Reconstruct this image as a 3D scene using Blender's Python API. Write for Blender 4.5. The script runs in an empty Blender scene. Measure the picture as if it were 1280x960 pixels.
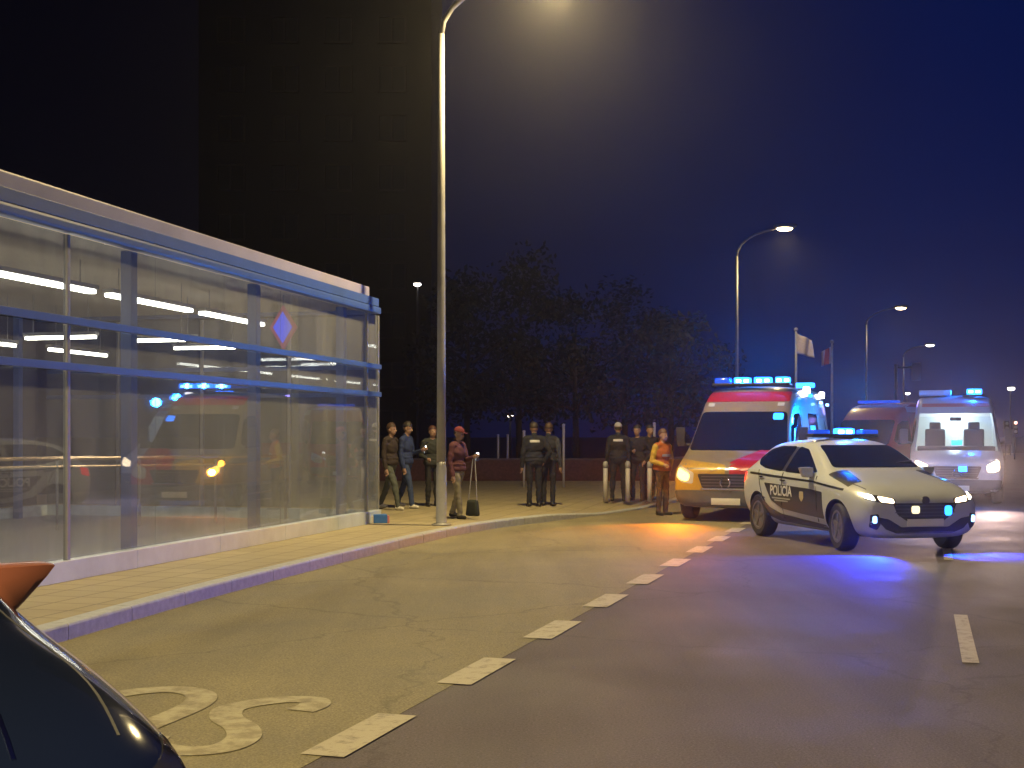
import bpy, bmesh, math, random
import numpy as np
from mathutils import Vector, Matrix, Quaternion
from mathutils.bvhtree import BVHTree
from mathutils import noise as mnoise
R = math.radians
random.seed(7)
S = bpy.context.scene
COL = S.collection

# ------------------------------------------------------------------ camera, sky, exposure
CAM_H = 1.55
cd = bpy.data.cameras.new('camera'); cam = bpy.data.objects.new('camera', cd); COL.objects.link(cam)
cam.location = (0, 0, CAM_H); cam.rotation_euler = (R(90), 0, 0)
cd.sensor_width = 36; cd.lens = 36 * 1600 / 1280; cd.shift_y = 64 / 1280
cd.clip_start = 0.05; cd.clip_end = 2000
S.camera = cam

W = bpy.data.worlds.new('World'); S.world = W; W.use_nodes = True
nt = W.node_tree; nt.nodes.clear()
wo = nt.nodes.new('ShaderNodeOutputWorld'); bg = nt.nodes.new('ShaderNodeBackground')
sky = nt.nodes.new('ShaderNodeTexSky'); sky.sky_type = 'NISHITA'; sky.sun_disc = False
sky.sun_elevation = R(-7.0); sky.sun_rotation = R(48); sky.ozone_density = 6.0
wtc = nt.nodes.new('ShaderNodeTexCoord'); sep = nt.nodes.new('ShaderNodeSeparateXYZ'); nt.links.new(wtc.outputs['Generated'], sep.inputs[0])
mr = nt.nodes.new('ShaderNodeMapRange'); mr.inputs[1].default_value = -0.22; mr.inputs[2].default_value = 0.30; nt.links.new(sep.outputs[0], mr.inputs[0])
rp = nt.nodes.new('ShaderNodeValToRGB'); rp.color_ramp.elements[0].color = (0.006, 0.006, 0.022, 1); rp.color_ramp.elements[1].color = (0.000, 0.030, 0.34, 1)
nt.links.new(mr.outputs[0], rp.inputs[0])
tint = nt.nodes.new('ShaderNodeMix'); tint.data_type = 'RGBA'; tint.blend_type = 'ADD'; tint.inputs[0].default_value = 1.0
nt.links.new(sky.outputs[0], tint.inputs[6]); nt.links.new(rp.outputs[0], tint.inputs[7]); nt.links.new(tint.outputs[2], bg.inputs[0])
nt.links.new(bg.outputs[0], wo.inputs[0]); bg.inputs[1].default_value = 0.15
S.view_settings.view_transform = 'Standard'; S.view_settings.look = 'None'
S.view_settings.exposure = 0.0; S.view_settings.gamma = 1.0
S.cycles.max_bounces = 6; S.cycles.transparent_max_bounces = 16; S.cycles.sample_clamp_indirect = 3.0
S.cycles.use_denoising = True

# ------------------------------------------------------------------ materials
MATS = {}
def mat(name, col, rough=0.5, metal=0.0, spec=0.5, emit=None, es=0.0, coat=0.0, var=0.0, vscale=8.0, bump=0.0, bscale=40.0, col2=None, rvar=0.0):
    if name in MATS: return MATS[name]
    m = bpy.data.materials.new(name); m.use_nodes = True; t = m.node_tree; b = t.nodes['Principled BSDF']
    b.inputs['Base Color'].default_value = (*col, 1); b.inputs['Roughness'].default_value = rough
    b.inputs['Metallic'].default_value = metal; b.inputs['Specular IOR Level'].default_value = spec
    b.inputs['Coat Weight'].default_value = coat; b.inputs['Coat Roughness'].default_value = 0.05
    if emit: b.inputs['Emission Color'].default_value = (*emit, 1); b.inputs['Emission Strength'].default_value = es
    tc = t.nodes.new('ShaderNodeTexCoord')
    if var or col2 or rvar:
        n = t.nodes.new('ShaderNodeTexNoise'); n.inputs['Scale'].default_value = vscale; n.inputs['Detail'].default_value = 6
        n.inputs['Roughness'].default_value = 0.65
        t.links.new(tc.outputs['Object'], n.inputs['Vector'])
        r = t.nodes.new('ShaderNodeValToRGB'); r.color_ramp.elements[0].position = 0.3; r.color_ramp.elements[1].position = 0.72
        a = tuple(max(0, c * (1 - var)) for c in col); z = col2 or tuple(min(1, c * (1 + var)) for c in col)
        r.color_ramp.elements[0].color = (*a, 1); r.color_ramp.elements[1].color = (*z, 1)
        t.links.new(n.outputs['Fac'], r.inputs[0]); t.links.new(r.outputs[0], b.inputs['Base Color'])
        if rvar:
            mr = t.nodes.new('ShaderNodeMapRange'); mr.inputs[1].default_value = 0.3; mr.inputs[2].default_value = 0.7
            mr.inputs[3].default_value = rough - rvar; mr.inputs[4].default_value = rough + rvar
            t.links.new(n.outputs['Fac'], mr.inputs[0]); t.links.new(mr.outputs[0], b.inputs['Roughness'])
    if bump:
        n2 = t.nodes.new('ShaderNodeTexNoise'); n2.inputs['Scale'].default_value = bscale; n2.inputs['Detail'].default_value = 4
        t.links.new(tc.outputs['Object'], n2.inputs['Vector'])
        bp = t.nodes.new('ShaderNodeBump'); bp.inputs['Strength'].default_value = bump; bp.inputs['Distance'].default_value = 0.01
        t.links.new(n2.outputs['Fac'], bp.inputs['Height']); t.links.new(bp.outputs[0], b.inputs['Normal'])
    MATS[name] = m
    return m

def asphalt(name, dark, light, rough, patch):
    m = bpy.data.materials.new(name); m.use_nodes = True; t = m.node_tree; b = t.nodes['Principled BSDF']
    tc = t.nodes.new('ShaderNodeTexCoord')
    def noise(s, d=5, r=0.6, vec=None):
        n = t.nodes.new('ShaderNodeTexNoise'); n.inputs['Scale'].default_value = s; n.inputs['Detail'].default_value = d; n.inputs['Roughness'].default_value = r
        t.links.new(vec or tc.outputs['Object'], n.inputs['Vector']); return n
    mp = t.nodes.new('ShaderNodeMapping'); mp.inputs['Rotation'].default_value = (0, 0, R(17)); mp.inputs['Scale'].default_value = (1.4, 0.12, 1)
    t.links.new(tc.outputs['Object'], mp.inputs['Vector'])
    big = noise(0.7, 6); streak = noise(1.0, 4, 0.6, mp.outputs[0]); fine = noise(70, 3, 0.7)
    def mx(kind, a, bsock, f):
        x = t.nodes.new('ShaderNodeMix'); x.data_type = 'RGBA'; x.blend_type = kind; x.inputs[0].default_value = f
        t.links.new(a, x.inputs[6]); t.links.new(bsock, x.inputs[7]); return x.outputs[2]
    r = t.nodes.new('ShaderNodeValToRGB'); r.color_ramp.elements[0].color = (*dark, 1); r.color_ramp.elements[1].color = (*light, 1)
    r.color_ramp.elements[0].position = 0.38; r.color_ramp.elements[1].position = 0.62
    ad = t.nodes.new('ShaderNodeMath'); ad.operation = 'MULTIPLY_ADD'; ad.inputs[1].default_value = patch
    sub = t.nodes.new('ShaderNodeMath'); sub.operation = 'MULTIPLY'; sub.inputs[1].default_value = 1 - patch
    t.links.new(streak.outputs['Fac'], sub.inputs[0]); t.links.new(big.outputs['Fac'], ad.inputs[0]); t.links.new(sub.outputs[0], ad.inputs[2])
    t.links.new(ad.outputs[0], r.inputs[0])
    fr = t.nodes.new('ShaderNodeValToRGB'); fr.color_ramp.elements[0].color = (0.55, 0.55, 0.55, 1); fr.color_ramp.elements[1].color = (1.3, 1.3, 1.3, 1)
    fr.color_ramp.elements[0].position = 0.35; fr.color_ramp.elements[1].position = 0.68
    t.links.new(fine.outputs['Fac'], fr.inputs[0])
    warp = noise(1.3, 4); wm = t.nodes.new('ShaderNodeVectorMath'); wm.operation = 'MULTIPLY_ADD'; wm.inputs[1].default_value = (0.9, 0.9, 0)
    t.links.new(warp.outputs['Color'], wm.inputs[0]); t.links.new(tc.outputs['Object'], wm.inputs[2])
    vo = t.nodes.new('ShaderNodeTexVoronoi'); vo.feature = 'DISTANCE_TO_EDGE'; vo.inputs['Scale'].default_value = 0.28; t.links.new(wm.outputs[0], vo.inputs['Vector'])
    cr = t.nodes.new('ShaderNodeValToRGB'); cr.color_ramp.elements[0].position = 0.002; cr.color_ramp.elements[1].position = 0.006
    cr.color_ramp.elements[0].color = (0.45, 0.45, 0.45, 1); cr.color_ramp.elements[1].color = (1, 1, 1, 1); t.links.new(vo.outputs['Distance'], cr.inputs[0])
    v2 = t.nodes.new('ShaderNodeTexVoronoi'); v2.inputs['Scale'].default_value = 38; t.links.new(tc.outputs['Object'], v2.inputs['Vector'])
    c2 = t.nodes.new('ShaderNodeValToRGB'); c2.color_ramp.elements[0].position = 0.10; c2.color_ramp.elements[1].position = 0.2
    c2.color_ramp.elements[0].color = (1.5, 1.5, 1.5, 1); c2.color_ramp.elements[1].color = (1, 1, 1, 1); t.links.new(v2.outputs['Distance'], c2.inputs[0])
    base = mx('MULTIPLY', r.outputs[0], fr.outputs[0], 0.8); base = mx('MULTIPLY', base, cr.outputs[0], 0.45); base = mx('MULTIPLY', base, c2.outputs[0], 1.0)
    t.links.new(base, b.inputs['Base Color'])
    mr = t.nodes.new('ShaderNodeMapRange'); mr.inputs[1].default_value = 0.35; mr.inputs[2].default_value = 0.65
    mr.inputs[3].default_value = rough - 0.08; mr.inputs[4].default_value = rough + 0.12
    t.links.new(big.outputs['Fac'], mr.inputs[0]); t.links.new(mr.outputs[0], b.inputs['Roughness'])
    bp = t.nodes.new('ShaderNodeBump'); bp.inputs['Strength'].default_value = 0.9; bp.inputs['Distance'].default_value = 0.008
    t.links.new(fine.outputs['Fac'], bp.inputs['Height']); t.links.new(bp.outputs[0], b.inputs['Normal'])
    b.inputs['Specular IOR Level'].default_value = 0.3
    return m

def glass_mat(name, tintc=(0.86, 0.9, 0.92), haze=0.21, boost=2.1):
    m = bpy.data.materials.new(name); m.use_nodes = True; t = m.node_tree; t.nodes.clear()
    o = t.nodes.new('ShaderNodeOutputMaterial'); tr = t.nodes.new('ShaderNodeBsdfTransparent'); gl = t.nodes.new('ShaderNodeBsdfGlossy')
    tr.inputs[0].default_value = (*tintc, 1); gl.inputs['Roughness'].default_value = 0.015; gl.inputs[0].default_value = (0.9, 0.93, 1, 1)
    df = t.nodes.new('ShaderNodeBsdfDiffuse'); df.inputs[0].default_value = (0.5, 0.5, 0.48, 1)
    lw = t.nodes.new('ShaderNodeLayerWeight'); lw.inputs[0].default_value = 0.5
    pw = t.nodes.new('ShaderNodeMath'); pw.operation = 'POWER'; pw.inputs[1].default_value = 4.0; t.links.new(lw.outputs['Facing'], pw.inputs[0])
    mu = t.nodes.new('ShaderNodeMath'); mu.operation = 'MULTIPLY_ADD'; mu.inputs[1].default_value = 0.40 * boost; mu.inputs[2].default_value = 0.028 * boost; mu.use_clamp = True
    t.links.new(pw.outputs[0], mu.inputs[0])
    tc = t.nodes.new('ShaderNodeTexCoord'); n = t.nodes.new('ShaderNodeTexNoise'); n.inputs['Scale'].default_value = 1.2; n.inputs['Detail'].default_value = 6
    mp = t.nodes.new('ShaderNodeMapping'); mp.inputs['Scale'].default_value = (2, 2, 0.5); t.links.new(tc.outputs['Object'], mp.inputs[0]); t.links.new(mp.outputs[0], n.inputs['Vector'])
    hz = t.nodes.new('ShaderNodeMath'); hz.operation = 'MULTIPLY'; hz.inputs[1].default_value = haze * 2; t.links.new(n.outputs['Fac'], hz.inputs[0])
    m1 = t.nodes.new('ShaderNodeMixShader'); m2 = t.nodes.new('ShaderNodeMixShader')
    t.links.new(hz.outputs[0], m1.inputs[0]); t.links.new(tr.outputs[0], m1.inputs[1]); t.links.new(df.outputs[0], m1.inputs[2])
    t.links.new(mu.outputs[0], m2.inputs[0]); t.links.new(m1.outputs[0], m2.inputs[1]); t.links.new(gl.outputs[0], m2.inputs[2])
    t.links.new(m2.outputs[0], o.inputs[0])
    return m

WHITE = mat('white_paint', (0.46, 0.49, 0.54), 0.3, coat=0.5, var=0.05, vscale=3)
BLACKP = mat('black_paint_reflected_blue', (0.006, 0.010, 0.030), 0.12, coat=1.0)  # blue reflections are put into the black as an even tint
DARKP = mat('dark_livery', (0.018, 0.020, 0.022), 0.35, coat=0.3)
REDP = mat('red_paint', (0.36, 0.012, 0.02), 0.35, coat=0.5, var=0.08, vscale=3)
YELP = mat('yellow_paint', (0.42, 0.27, 0.025), 0.35, coat=0.4, var=0.06, vscale=3)
ORANGEP = mat('orange_red_paint', (0.23, 0.08, 0.05), 0.4, coat=0.6)
CARGLASS = mat('car_glass', (0.006, 0.008, 0.012), 0.04, spec=0.8)
RUBBER = mat('rubber', (0.02, 0.02, 0.022), 0.75, bump=0.3, bscale=60)
PLASTIC = mat('black_plastic', (0.02, 0.02, 0.022), 0.5, var=0.15)
GREYPL = mat('grey_plastic', (0.10, 0.10, 0.105), 0.5, var=0.1)
ALLOY = mat('alloy', (0.16, 0.16, 0.17), 0.4, metal=0.5)
CHROME = mat('chrome', (0.75, 0.75, 0.77), 0.15, metal=1.0)
PLATE = mat('number_plate', (0.7, 0.7, 0.68), 0.5)
HEADL = mat('headlight_lens', (0.8, 0.8, 0.75), 0.1, emit=(1.0, 0.88, 0.66), es=9)
HEADW = mat('headlight_warm', (0.8, 0.7, 0.5), 0.1, emit=(1.0, 0.72, 0.42), es=8)
AMBERL = mat('amber_lens', (0.8, 0.4, 0.05), 0.1, emit=(1.0, 0.52, 0.08), es=9)
BLUEL = mat('blue_beacon', (0.02, 0.1, 0.8), 0.1, emit=(0.015, 0.20, 1.0), es=7)
BLUED = mat('blue_lens_dim', (0.01, 0.04, 0.35), 0.15, emit=(0.02, 0.12, 1.0), es=0.6)
DRL = mat('blue_white_lens', (0.3, 0.5, 0.8), 0.1, emit=(0.25, 0.5, 1.0), es=5)
WHITEL = mat('white_lens', (0.8, 0.8, 0.8), 0.1, emit=(1.0, 0.9, 0.8), es=6)
REDL = mat('red_lens', (0.5, 0.01, 0.01), 0.15, emit=(1.0, 0.04, 0.03), es=1.6)
DEADL = mat('unlit_lens', (0.5, 0.52, 0.55), 0.1, coat=1)
LAMPL = mat('street_lamp_lens', (0.8, 0.7, 0.5), 0.3, emit=(1.0, 0.72, 0.36), es=30)
LAMPC = mat('cool_lamp_lens', (0.8, 0.8, 0.7), 0.3, emit=(1.0, 0.9, 0.7), es=30)
TUBE = mat('fluorescent_tube', (0.8, 0.8, 0.8), 0.4, emit=(1.0, 0.90, 0.72), es=26)
def lens_mat(name, tintc, em, es):
    m = bpy.data.materials.new(name); m.use_nodes = True; t = m.node_tree; t.nodes.clear()
    o = t.nodes.new('ShaderNodeOutputMaterial'); a = t.nodes.new('ShaderNodeAddShader'); e = t.nodes.new('ShaderNodeEmission'); tr = t.nodes.new('ShaderNodeBsdfTransparent')
    e.inputs[0].default_value = (*em, 1); e.inputs[1].default_value = es; tr.inputs[0].default_value = (*tintc, 1)
    t.links.new(e.outputs[0], a.inputs[0]); t.links.new(tr.outputs[0], a.inputs[1]); t.links.new(a.outputs[0], o.inputs[0]); return m
BULB = mat('beacon_bulb', (.8, .9, 1), .3, emit=(.45, .85, 1.0), es=14)
BEACON = lens_mat('blue_beacon_shell', (0.55, 0.7, 1.0), (0.02, 0.22, 1.0), 5)
GALV = mat('galvanised_steel', (0.27, 0.265, 0.26), 0.5, metal=0.2, var=0.12, vscale=6)
BSTEEL = mat('blue_grey_steel', (0.055, 0.105, 0.30), 0.45, metal=0.0, var=0.1, vscale=4)
FASCIA = mat('pale_fascia', (0.36, 0.33, 0.40), 0.4, metal=0.0, var=0.1, vscale=1.5)
CEIL = mat('ceiling_panel', (0.50, 0.43, 0.33), 0.7, var=0.08, vscale=1.5)
CONC = mat('pale_concrete', (0.50, 0.50, 0.48), 0.55, var=0.14, vscale=3, bump=0.15, bscale=50)
BRICKM = mat('brown_brick', (0.16, 0.07, 0.05), 0.8, var=0.3, vscale=12, bump=0.4, bscale=25)

# ------------------------------------------------------------------ mesh helpers
def obj(name, bm, mats, parent=None, smooth=False):
    me = bpy.data.meshes.new(name); bm.normal_update(); bm.to_mesh(me); bm.free()
    for m in (mats if isinstance(mats, (list, tuple)) else [mats]): me.materials.append(m)
    if smooth: me.polygons.foreach_set('use_smooth', [True] * len(me.polygons))
    o = bpy.data.objects.new(name, me); COL.objects.link(o)
    if parent: o.parent = parent
    return o
def tag(o, label, cat, group=None):
    o['label'] = label; o['category'] = cat
    if group: o['group'] = group
    return o
def thing(name, label, cat, loc=(0, 0, 0), rz=0.0, group=None):
    o = bpy.data.objects.new(name, None); COL.objects.link(o); o.location = loc; o.rotation_euler = (0, 0, rz)
    o.empty_display_size = 0.2
    return tag(o, label, cat, group)
def struct(o): o['kind'] = 'structure'; return o
def copy_tree(o, parent=None):
    c = o.copy(); COL.objects.link(c)
    if parent: c.parent = parent
    for ch in list(o.children): copy_tree(ch, c)
    return c
def box(bm, c, s, rot=None, bev=0.0):
    r = bmesh.ops.create_cube(bm, size=1.0); vs = r['verts']
    bmesh.ops.scale(bm, vec=s, verts=vs)
    if bev:
        es = list({e for v in vs for e in v.link_edges})
        g = bmesh.ops.bevel(bm, geom=es, offset=bev, segments=2, affect='EDGES', profile=0.7)
        vs = list({v for f in g['faces'] for v in f.verts} | {v for v in vs if v.is_valid})
    if rot is not None: bmesh.ops.rotate(bm, cent=(0, 0, 0), matrix=rot, verts=vs)
    bmesh.ops.translate(bm, vec=c, verts=vs); return vs
def tube(bm, pts, rad, n=10, cap=True):
    pts = [Vector(p) for p in pts]; k = len(pts)
    rad = rad if isinstance(rad, (list, tuple)) else [rad] * k
    rings = []; up = None
    for i, p in enumerate(pts):
        d = (pts[min(i + 1, k - 1)] - pts[max(i - 1, 0)]).normalized()
        if up is None: up = Vector((1, 0, 0)) if abs(d.x) < 0.8 else Vector((0, 1, 0))
        a = d.cross(up).normalized(); b = a.cross(d).normalized(); up = b
        rings.append([bm.verts.new(p + (a * math.cos(2 * math.pi * j / n) + b * math.sin(2 * math.pi * j / n)) * rad[i]) for j in range(n)])
    for i in range(k - 1):
        for j in range(n):
            bm.faces.new((rings[i][j], rings[i][(j + 1) % n], rings[i + 1][(j + 1) % n], rings[i + 1][j]))
    if cap: bm.faces.new(rings[0][::-1]); bm.faces.new(rings[-1])
def lathe(bm, prof, axis='z', n=24, c=(0, 0, 0)):
    rings = []
    for r, h in prof:
        ring = []
        for j in range(n):
            a = 2 * math.pi * j / n; u, v = r * math.cos(a), r * math.sin(a)
            p = {'z': (u, v, h), 'x': (h, u, v), 'y': (u, h, v)}[axis]
            ring.append(bm.verts.new((p[0] + c[0], p[1] + c[1], p[2] + c[2])))
        rings.append(ring)
    for i in range(len(rings) - 1):
        for j in range(n): bm.faces.new((rings[i][j], rings[i][(j + 1) % n], rings[i + 1][(j + 1) % n], rings[i + 1][j]))
    bm.faces.new(rings[0][::-1]); bm.faces.new(rings[-1])
    bmesh.ops.recalc_face_normals(bm, faces=bm.faces[:])
def prism(bm, poly, z0, z1):
    a = [bm.verts.new((x, y, z0)) for x, y in poly]; b = [bm.verts.new((x, y, z1)) for x, y in poly]; n = len(poly)
    bm.faces.new(a[::-1]); bm.faces.new(b)
    for i in range(n): bm.faces.new((a[i], a[(i + 1) % n], b[(i + 1) % n], b[i]))
    bmesh.ops.recalc_face_normals(bm, faces=bm.faces[:])
def strip(bm, left, right, z):
    a = [bm.verts.new((x, y, z)) for x, y in left]; b = [bm.verts.new((x, y, z)) for x, y in right]
    for i in range(len(a) - 1):
        f = bm.faces.new((a[i], b[i], b[i + 1], a[i + 1]))
    bmesh.ops.recalc_face_normals(bm, faces=bm.faces[:])
    for f in bm.faces:
        if f.normal.z < 0: f.normal_flip()
def ribbon(bm, pts, w, z):
    pts = [Vector((*p, 0)) for p in pts]; L, Rr = [], []
    for i, p in enumerate(pts):
        d = (pts[min(i + 1, len(pts) - 1)] - pts[max(i - 1, 0)]).normalized(); nn = Vector((-d.y, d.x, 0)) * w / 2
        L.append((p + nn)[:2]); Rr.append((p - nn)[:2])
    strip(bm, L, Rr, z)
def catmull(pts, n=6):
    out = []
    P = [pts[0]] + list(pts) + [pts[-1]]
    for i in range(1, len(P) - 2):
        p0, p1, p2, p3 = [np.array(q, float) for q in P[i - 1:i + 3]]
        for j in range(n):
            t = j / n
            out.append(tuple(0.5 * ((2 * p1) + (-p0 + p2) * t + (2 * p0 - 5 * p1 + 4 * p2 - p3) * t * t + (-p0 + 3 * p1 - 3 * p2 + p3) * t ** 3)))
    out.append(tuple(pts[-1])); return out
def evaluated(o):
    dg = bpy.context.evaluated_depsgraph_get(); return bpy.data.meshes.new_from_object(o.evaluated_get(dg), depsgraph=dg)

def light(name, kind, loc, energy, col, parent=None, size=0.1, rot=None, cone=None, blend=0.5):
    l = bpy.data.lights.new(name, kind); l.energy = energy; l.color = col
    if kind in ('POINT', 'SPOT'): l.shadow_soft_size = size
    if kind == 'SPOT': l.spot_size = cone; l.spot_blend = blend
    o = bpy.data.objects.new(name, l); COL.objects.link(o); o.location = loc
    if rot is not None: o.rotation_euler = rot
    if parent: o.parent = parent
    return o
def aim(o, d): o.rotation_euler = Vector(d).to_track_quat('-Z', 'Y').to_euler()

# ------------------------------------------------------------------ the ground
KERB = catmull([(-8.0, -25), (-5.9, -8), (-5.0, 0), (-4.45, 4), (-3.39, 9.5), (-2.72, 12.8), (-1.61, 17.2), (-0.52, 20.7), (0.95, 23.4), (2.6, 26.6), (5.2, 33), (10.5, 46), (21, 72), (38, 110)], 6)
U = Vector((0.296, 0.955)); V = Vector((0.955, -0.296)); P0 = Vector((-0.775, 6.62))
def along(u, v=0): p = P0 + U * u + V * v; return (p.x, p.y)
bm = bmesh.new(); prism(bm, [(-600, -300), (600, -300), (600, 900), (-600, 900)], -0.5, -0.02)
struct(obj('ground', bm, mat('dark_earth', (0.045, 0.03, 0.025), 0.9, var=0.4, vscale=0.6, bump=0.4, bscale=6)))
ROAD = asphalt('carriageway_asphalt', (0.078, 0.067, 0.080), (0.122, 0.104, 0.120), 0.72, 0.5)
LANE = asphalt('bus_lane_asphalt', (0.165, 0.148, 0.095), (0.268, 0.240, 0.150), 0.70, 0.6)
lane_line = [along(u) for u in (-34, -20, -8, 0, 6, 12, 18, 26)] + [(9.0, 34.5), (15.0, 46.5), (26, 73), (44, 111)]
bm = bmesh.new(); strip(bm, [(x, y) for x, y in lane_line], [(x + 30, y - 9) for x, y in lane_line], 0.0)
struct(obj('road', bm, ROAD))
kl = [KERB[min(i * 6, len(KERB) - 1)] for i in range(14)]
dense_lane = catmull(lane_line, 8)
def lane_at(y):
    for a, b in zip(dense_lane, dense_lane[1:]):
        if a[1] <= y <= b[1]: t = (y - a[1]) / (b[1] - a[1]); return (a[0] + t * (b[0] - a[0]), y)
    return (dense_lane[0][0] + (y - dense_lane[0][1]) * 0.31, y) if y < dense_lane[0][1] else dense_lane[-1]
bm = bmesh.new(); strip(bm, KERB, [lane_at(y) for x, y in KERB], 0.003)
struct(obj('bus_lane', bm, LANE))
# pavement with a stepped granite kerb
KH = 0.13
def offset_line(line, d):
    out = []
    for i, p in enumerate(line):
        a = Vector(line[max(i - 1, 0)]); b = Vector(line[min(i + 1, len(line) - 1)]); t = (b - a).normalized()
        out.append((p[0] - t.y * d, p[1] + t.x * d))
    return out
inner = offset_line(KERB, 0.15)
bm = bmesh.new()
n = len(KERB)
ktop = [(0.13 if y < 23.0 else max(0.035, 0.13 - (y - 23.0) * 0.05) if y < 28 else min(0.13, 0.035 + (y - 28) * 0.03)) for x, y in KERB]
def sample(line, extra, step):
    """points every step metres along line, with extra interpolated"""
    P = np.array(line); E = np.array(extra); L = np.concatenate([[0], np.cumsum(np.linalg.norm(np.diff(P, axis=0), axis=1))]); q = np.arange(0, L[-1], step)
    return q, L, P, E
q, L_, P_, E_ = sample(KERB, ktop, 1.0)
def at(sv): return (np.interp(sv, L_, P_[:, 0]), np.interp(sv, L_, P_[:, 1]), np.interp(sv, L_, E_))
for sv in q:
    secs = []
    for z_, uu in ((0, sv + .005), (1, sv + .5), (2, sv + .995)):
        x, y, z = at(uu); x2, y2, _ = at(uu + .05); d = Vector((x2 - x, y2 - y)).normalized(); nn = Vector((-d.y, d.x))
        j = .004 * math.sin(sv * 12.9)
        pt = lambda o, h: bm.verts.new((x + nn.x * o, y + nn.y * o, h))
        secs.append([pt(j, -.02), pt(j, z - .022), pt(.008 + j, z - .006), pt(.024 + j, z + j * .3), pt(.15, z + .002), pt(.15, -.02)])
    for aa, bb in zip(secs, secs[1:]):
        for k in range(5): bm.faces.new((aa[k], aa[k + 1], bb[k + 1], bb[k]))
    bm.faces.new(secs[0][::-1]); bm.faces.new(secs[-1])
bmesh.ops.recalc_face_normals(bm, faces=bm.faces[:])
def kerb_mat():
    m = mat('granite_kerb', (0.40, 0.42, 0.43), 0.45, var=0.18, vscale=14, bump=0.2, bscale=60)
    return m
struct(obj('kerb', bm, kerb_mat()))
def pavers():
    m = bpy.data.materials.new('pavement_slabs'); m.use_nodes = True; t = m.node_tree; b = t.nodes['Principled BSDF']
    tc = t.nodes.new('ShaderNodeTexCoord'); mp = t.nodes.new('ShaderNodeMapping'); mp.inputs['Rotation'].default_value = (0, 0, R(14))
    t.links.new(tc.outputs['Object'], mp.inputs[0])
    br = t.nodes.new('ShaderNodeTexBrick'); br.inputs['Scale'].default_value = 1.0; br.inputs['Brick Width'].default_value = 0.4; br.inputs['Row Height'].default_value = 0.4
    br.offset = 0.0; br.inputs['Mortar Size'].default_value = 0.009
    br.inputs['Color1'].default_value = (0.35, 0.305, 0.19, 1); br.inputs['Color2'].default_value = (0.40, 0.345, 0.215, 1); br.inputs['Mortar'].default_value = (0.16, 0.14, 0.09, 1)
    t.links.new(mp.outputs[0], br.inputs['Vector'])
    n = t.nodes.new('ShaderNodeTexNoise'); n.inputs['Scale'].default_value = 0.9; n.inputs['Detail'].default_value = 8; t.links.new(tc.outputs['Object'], n.inputs['Vector'])
    r = t.nodes.new('ShaderNodeValToRGB'); r.color_ramp.elements[0].color = (0.72, 0.70, 0.68, 1); r.color_ramp.elements[1].color = (1.12, 1.1, 1.05, 1)
    t.links.new(n.outputs['Fac'], r.inputs[0])
    x = t.nodes.new('ShaderNodeMix'); x.data_type = 'RGBA'; x.blend_type = 'MULTIPLY'; x.inputs[0].default_value = 1
    t.links.new(br.outputs['Color'], x.inputs[6]); t.links.new(r.outputs[0], x.inputs[7]); t.links.new(x.outputs[2], b.inputs['Base Color'])
    b.inputs['Roughness'].default_value = 0.6
    n2 = t.nodes.new('ShaderNodeTexNoise'); n2.inputs['Scale'].default_value = 90; t.links.new(tc.outputs['Object'], n2.inputs['Vector'])
    bp = t.nodes.new('ShaderNodeBump'); bp.inputs['Strength'].default_value = 0.3; bp.inputs['Distance'].default_value = 0.004
    t.links.new(n2.outputs['Fac'], bp.inputs['Height']); t.links.new(bp.outputs[0], b.inputs['Normal'])
    return m
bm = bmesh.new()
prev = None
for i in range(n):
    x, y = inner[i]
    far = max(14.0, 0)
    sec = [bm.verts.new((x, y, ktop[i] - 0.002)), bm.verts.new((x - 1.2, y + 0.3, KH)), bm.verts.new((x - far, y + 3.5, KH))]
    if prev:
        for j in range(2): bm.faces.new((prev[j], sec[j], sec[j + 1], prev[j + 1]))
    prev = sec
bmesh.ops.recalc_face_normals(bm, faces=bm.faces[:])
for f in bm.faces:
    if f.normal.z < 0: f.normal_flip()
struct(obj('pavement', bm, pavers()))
# painted markings
def worn(name, paint, under, scale, lo, hi):
    m = mat(name, paint, 0.65, bump=0.25, bscale=70); t = m.node_tree; b = t.nodes['Principled BSDF']
    tc = t.nodes.new('ShaderNodeTexCoord'); n = t.nodes.new('ShaderNodeTexNoise'); n.inputs['Scale'].default_value = scale; n.inputs['Detail'].default_value = 10; n.inputs['Roughness'].default_value = 0.75
    t.links.new(tc.outputs['Object'], n.inputs['Vector']); r = t.nodes.new('ShaderNodeValToRGB')
    r.color_ramp.elements[0].position = lo; r.color_ramp.elements[1].position = hi; r.color_ramp.elements[0].color = (*under, 1); r.color_ramp.elements[1].color = (*paint, 1)
    t.links.new(n.outputs['Fac'], r.inputs[0]); t.links.new(r.outputs[0], b.inputs['Base Color']); return m
PAINT = worn('road_paint', (0.36, 0.33, 0.255), (0.16, 0.145, 0.115), 9, 0.34, 0.50)
PAINTW = worn('worn_road_paint', (0.36, 0.335, 0.23), (0.215, 0.19, 0.122), 7, 0.42, 0.58)
bm = bmesh.new()
for k in range(-3, 14):
    u = k * 1.865
    a, b = u - 0.475, u + 0.475
    q = [along(a, -0.115), along(a, 0.115), along(b, 0.115), along(b, -0.115)]
    bm.faces.new([bm.verts.new((*p, 0.008)) for p in q])
struct(obj('lane_dashes', bm, PAINT))
bm = bmesh.new()
for k in range(-2, 6):
    c = Vector((3.49, 9.86)) + Vector((0.305, 0.952)) * k * 7.5; d = Vector((0.305, 0.952)); s = Vector((0.952, -0.305))
    q = [c - d * 1.22 - s * 0.055, c - d * 1.22 + s * 0.055, c + d * 1.22 + s * 0.055, c + d * 1.22 - s * 0.055]
    bm.faces.new([bm.verts.new((p.x, p.y, 0.005)) for p in q])
struct(obj('centre_dashes', bm, PAINT))
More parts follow.
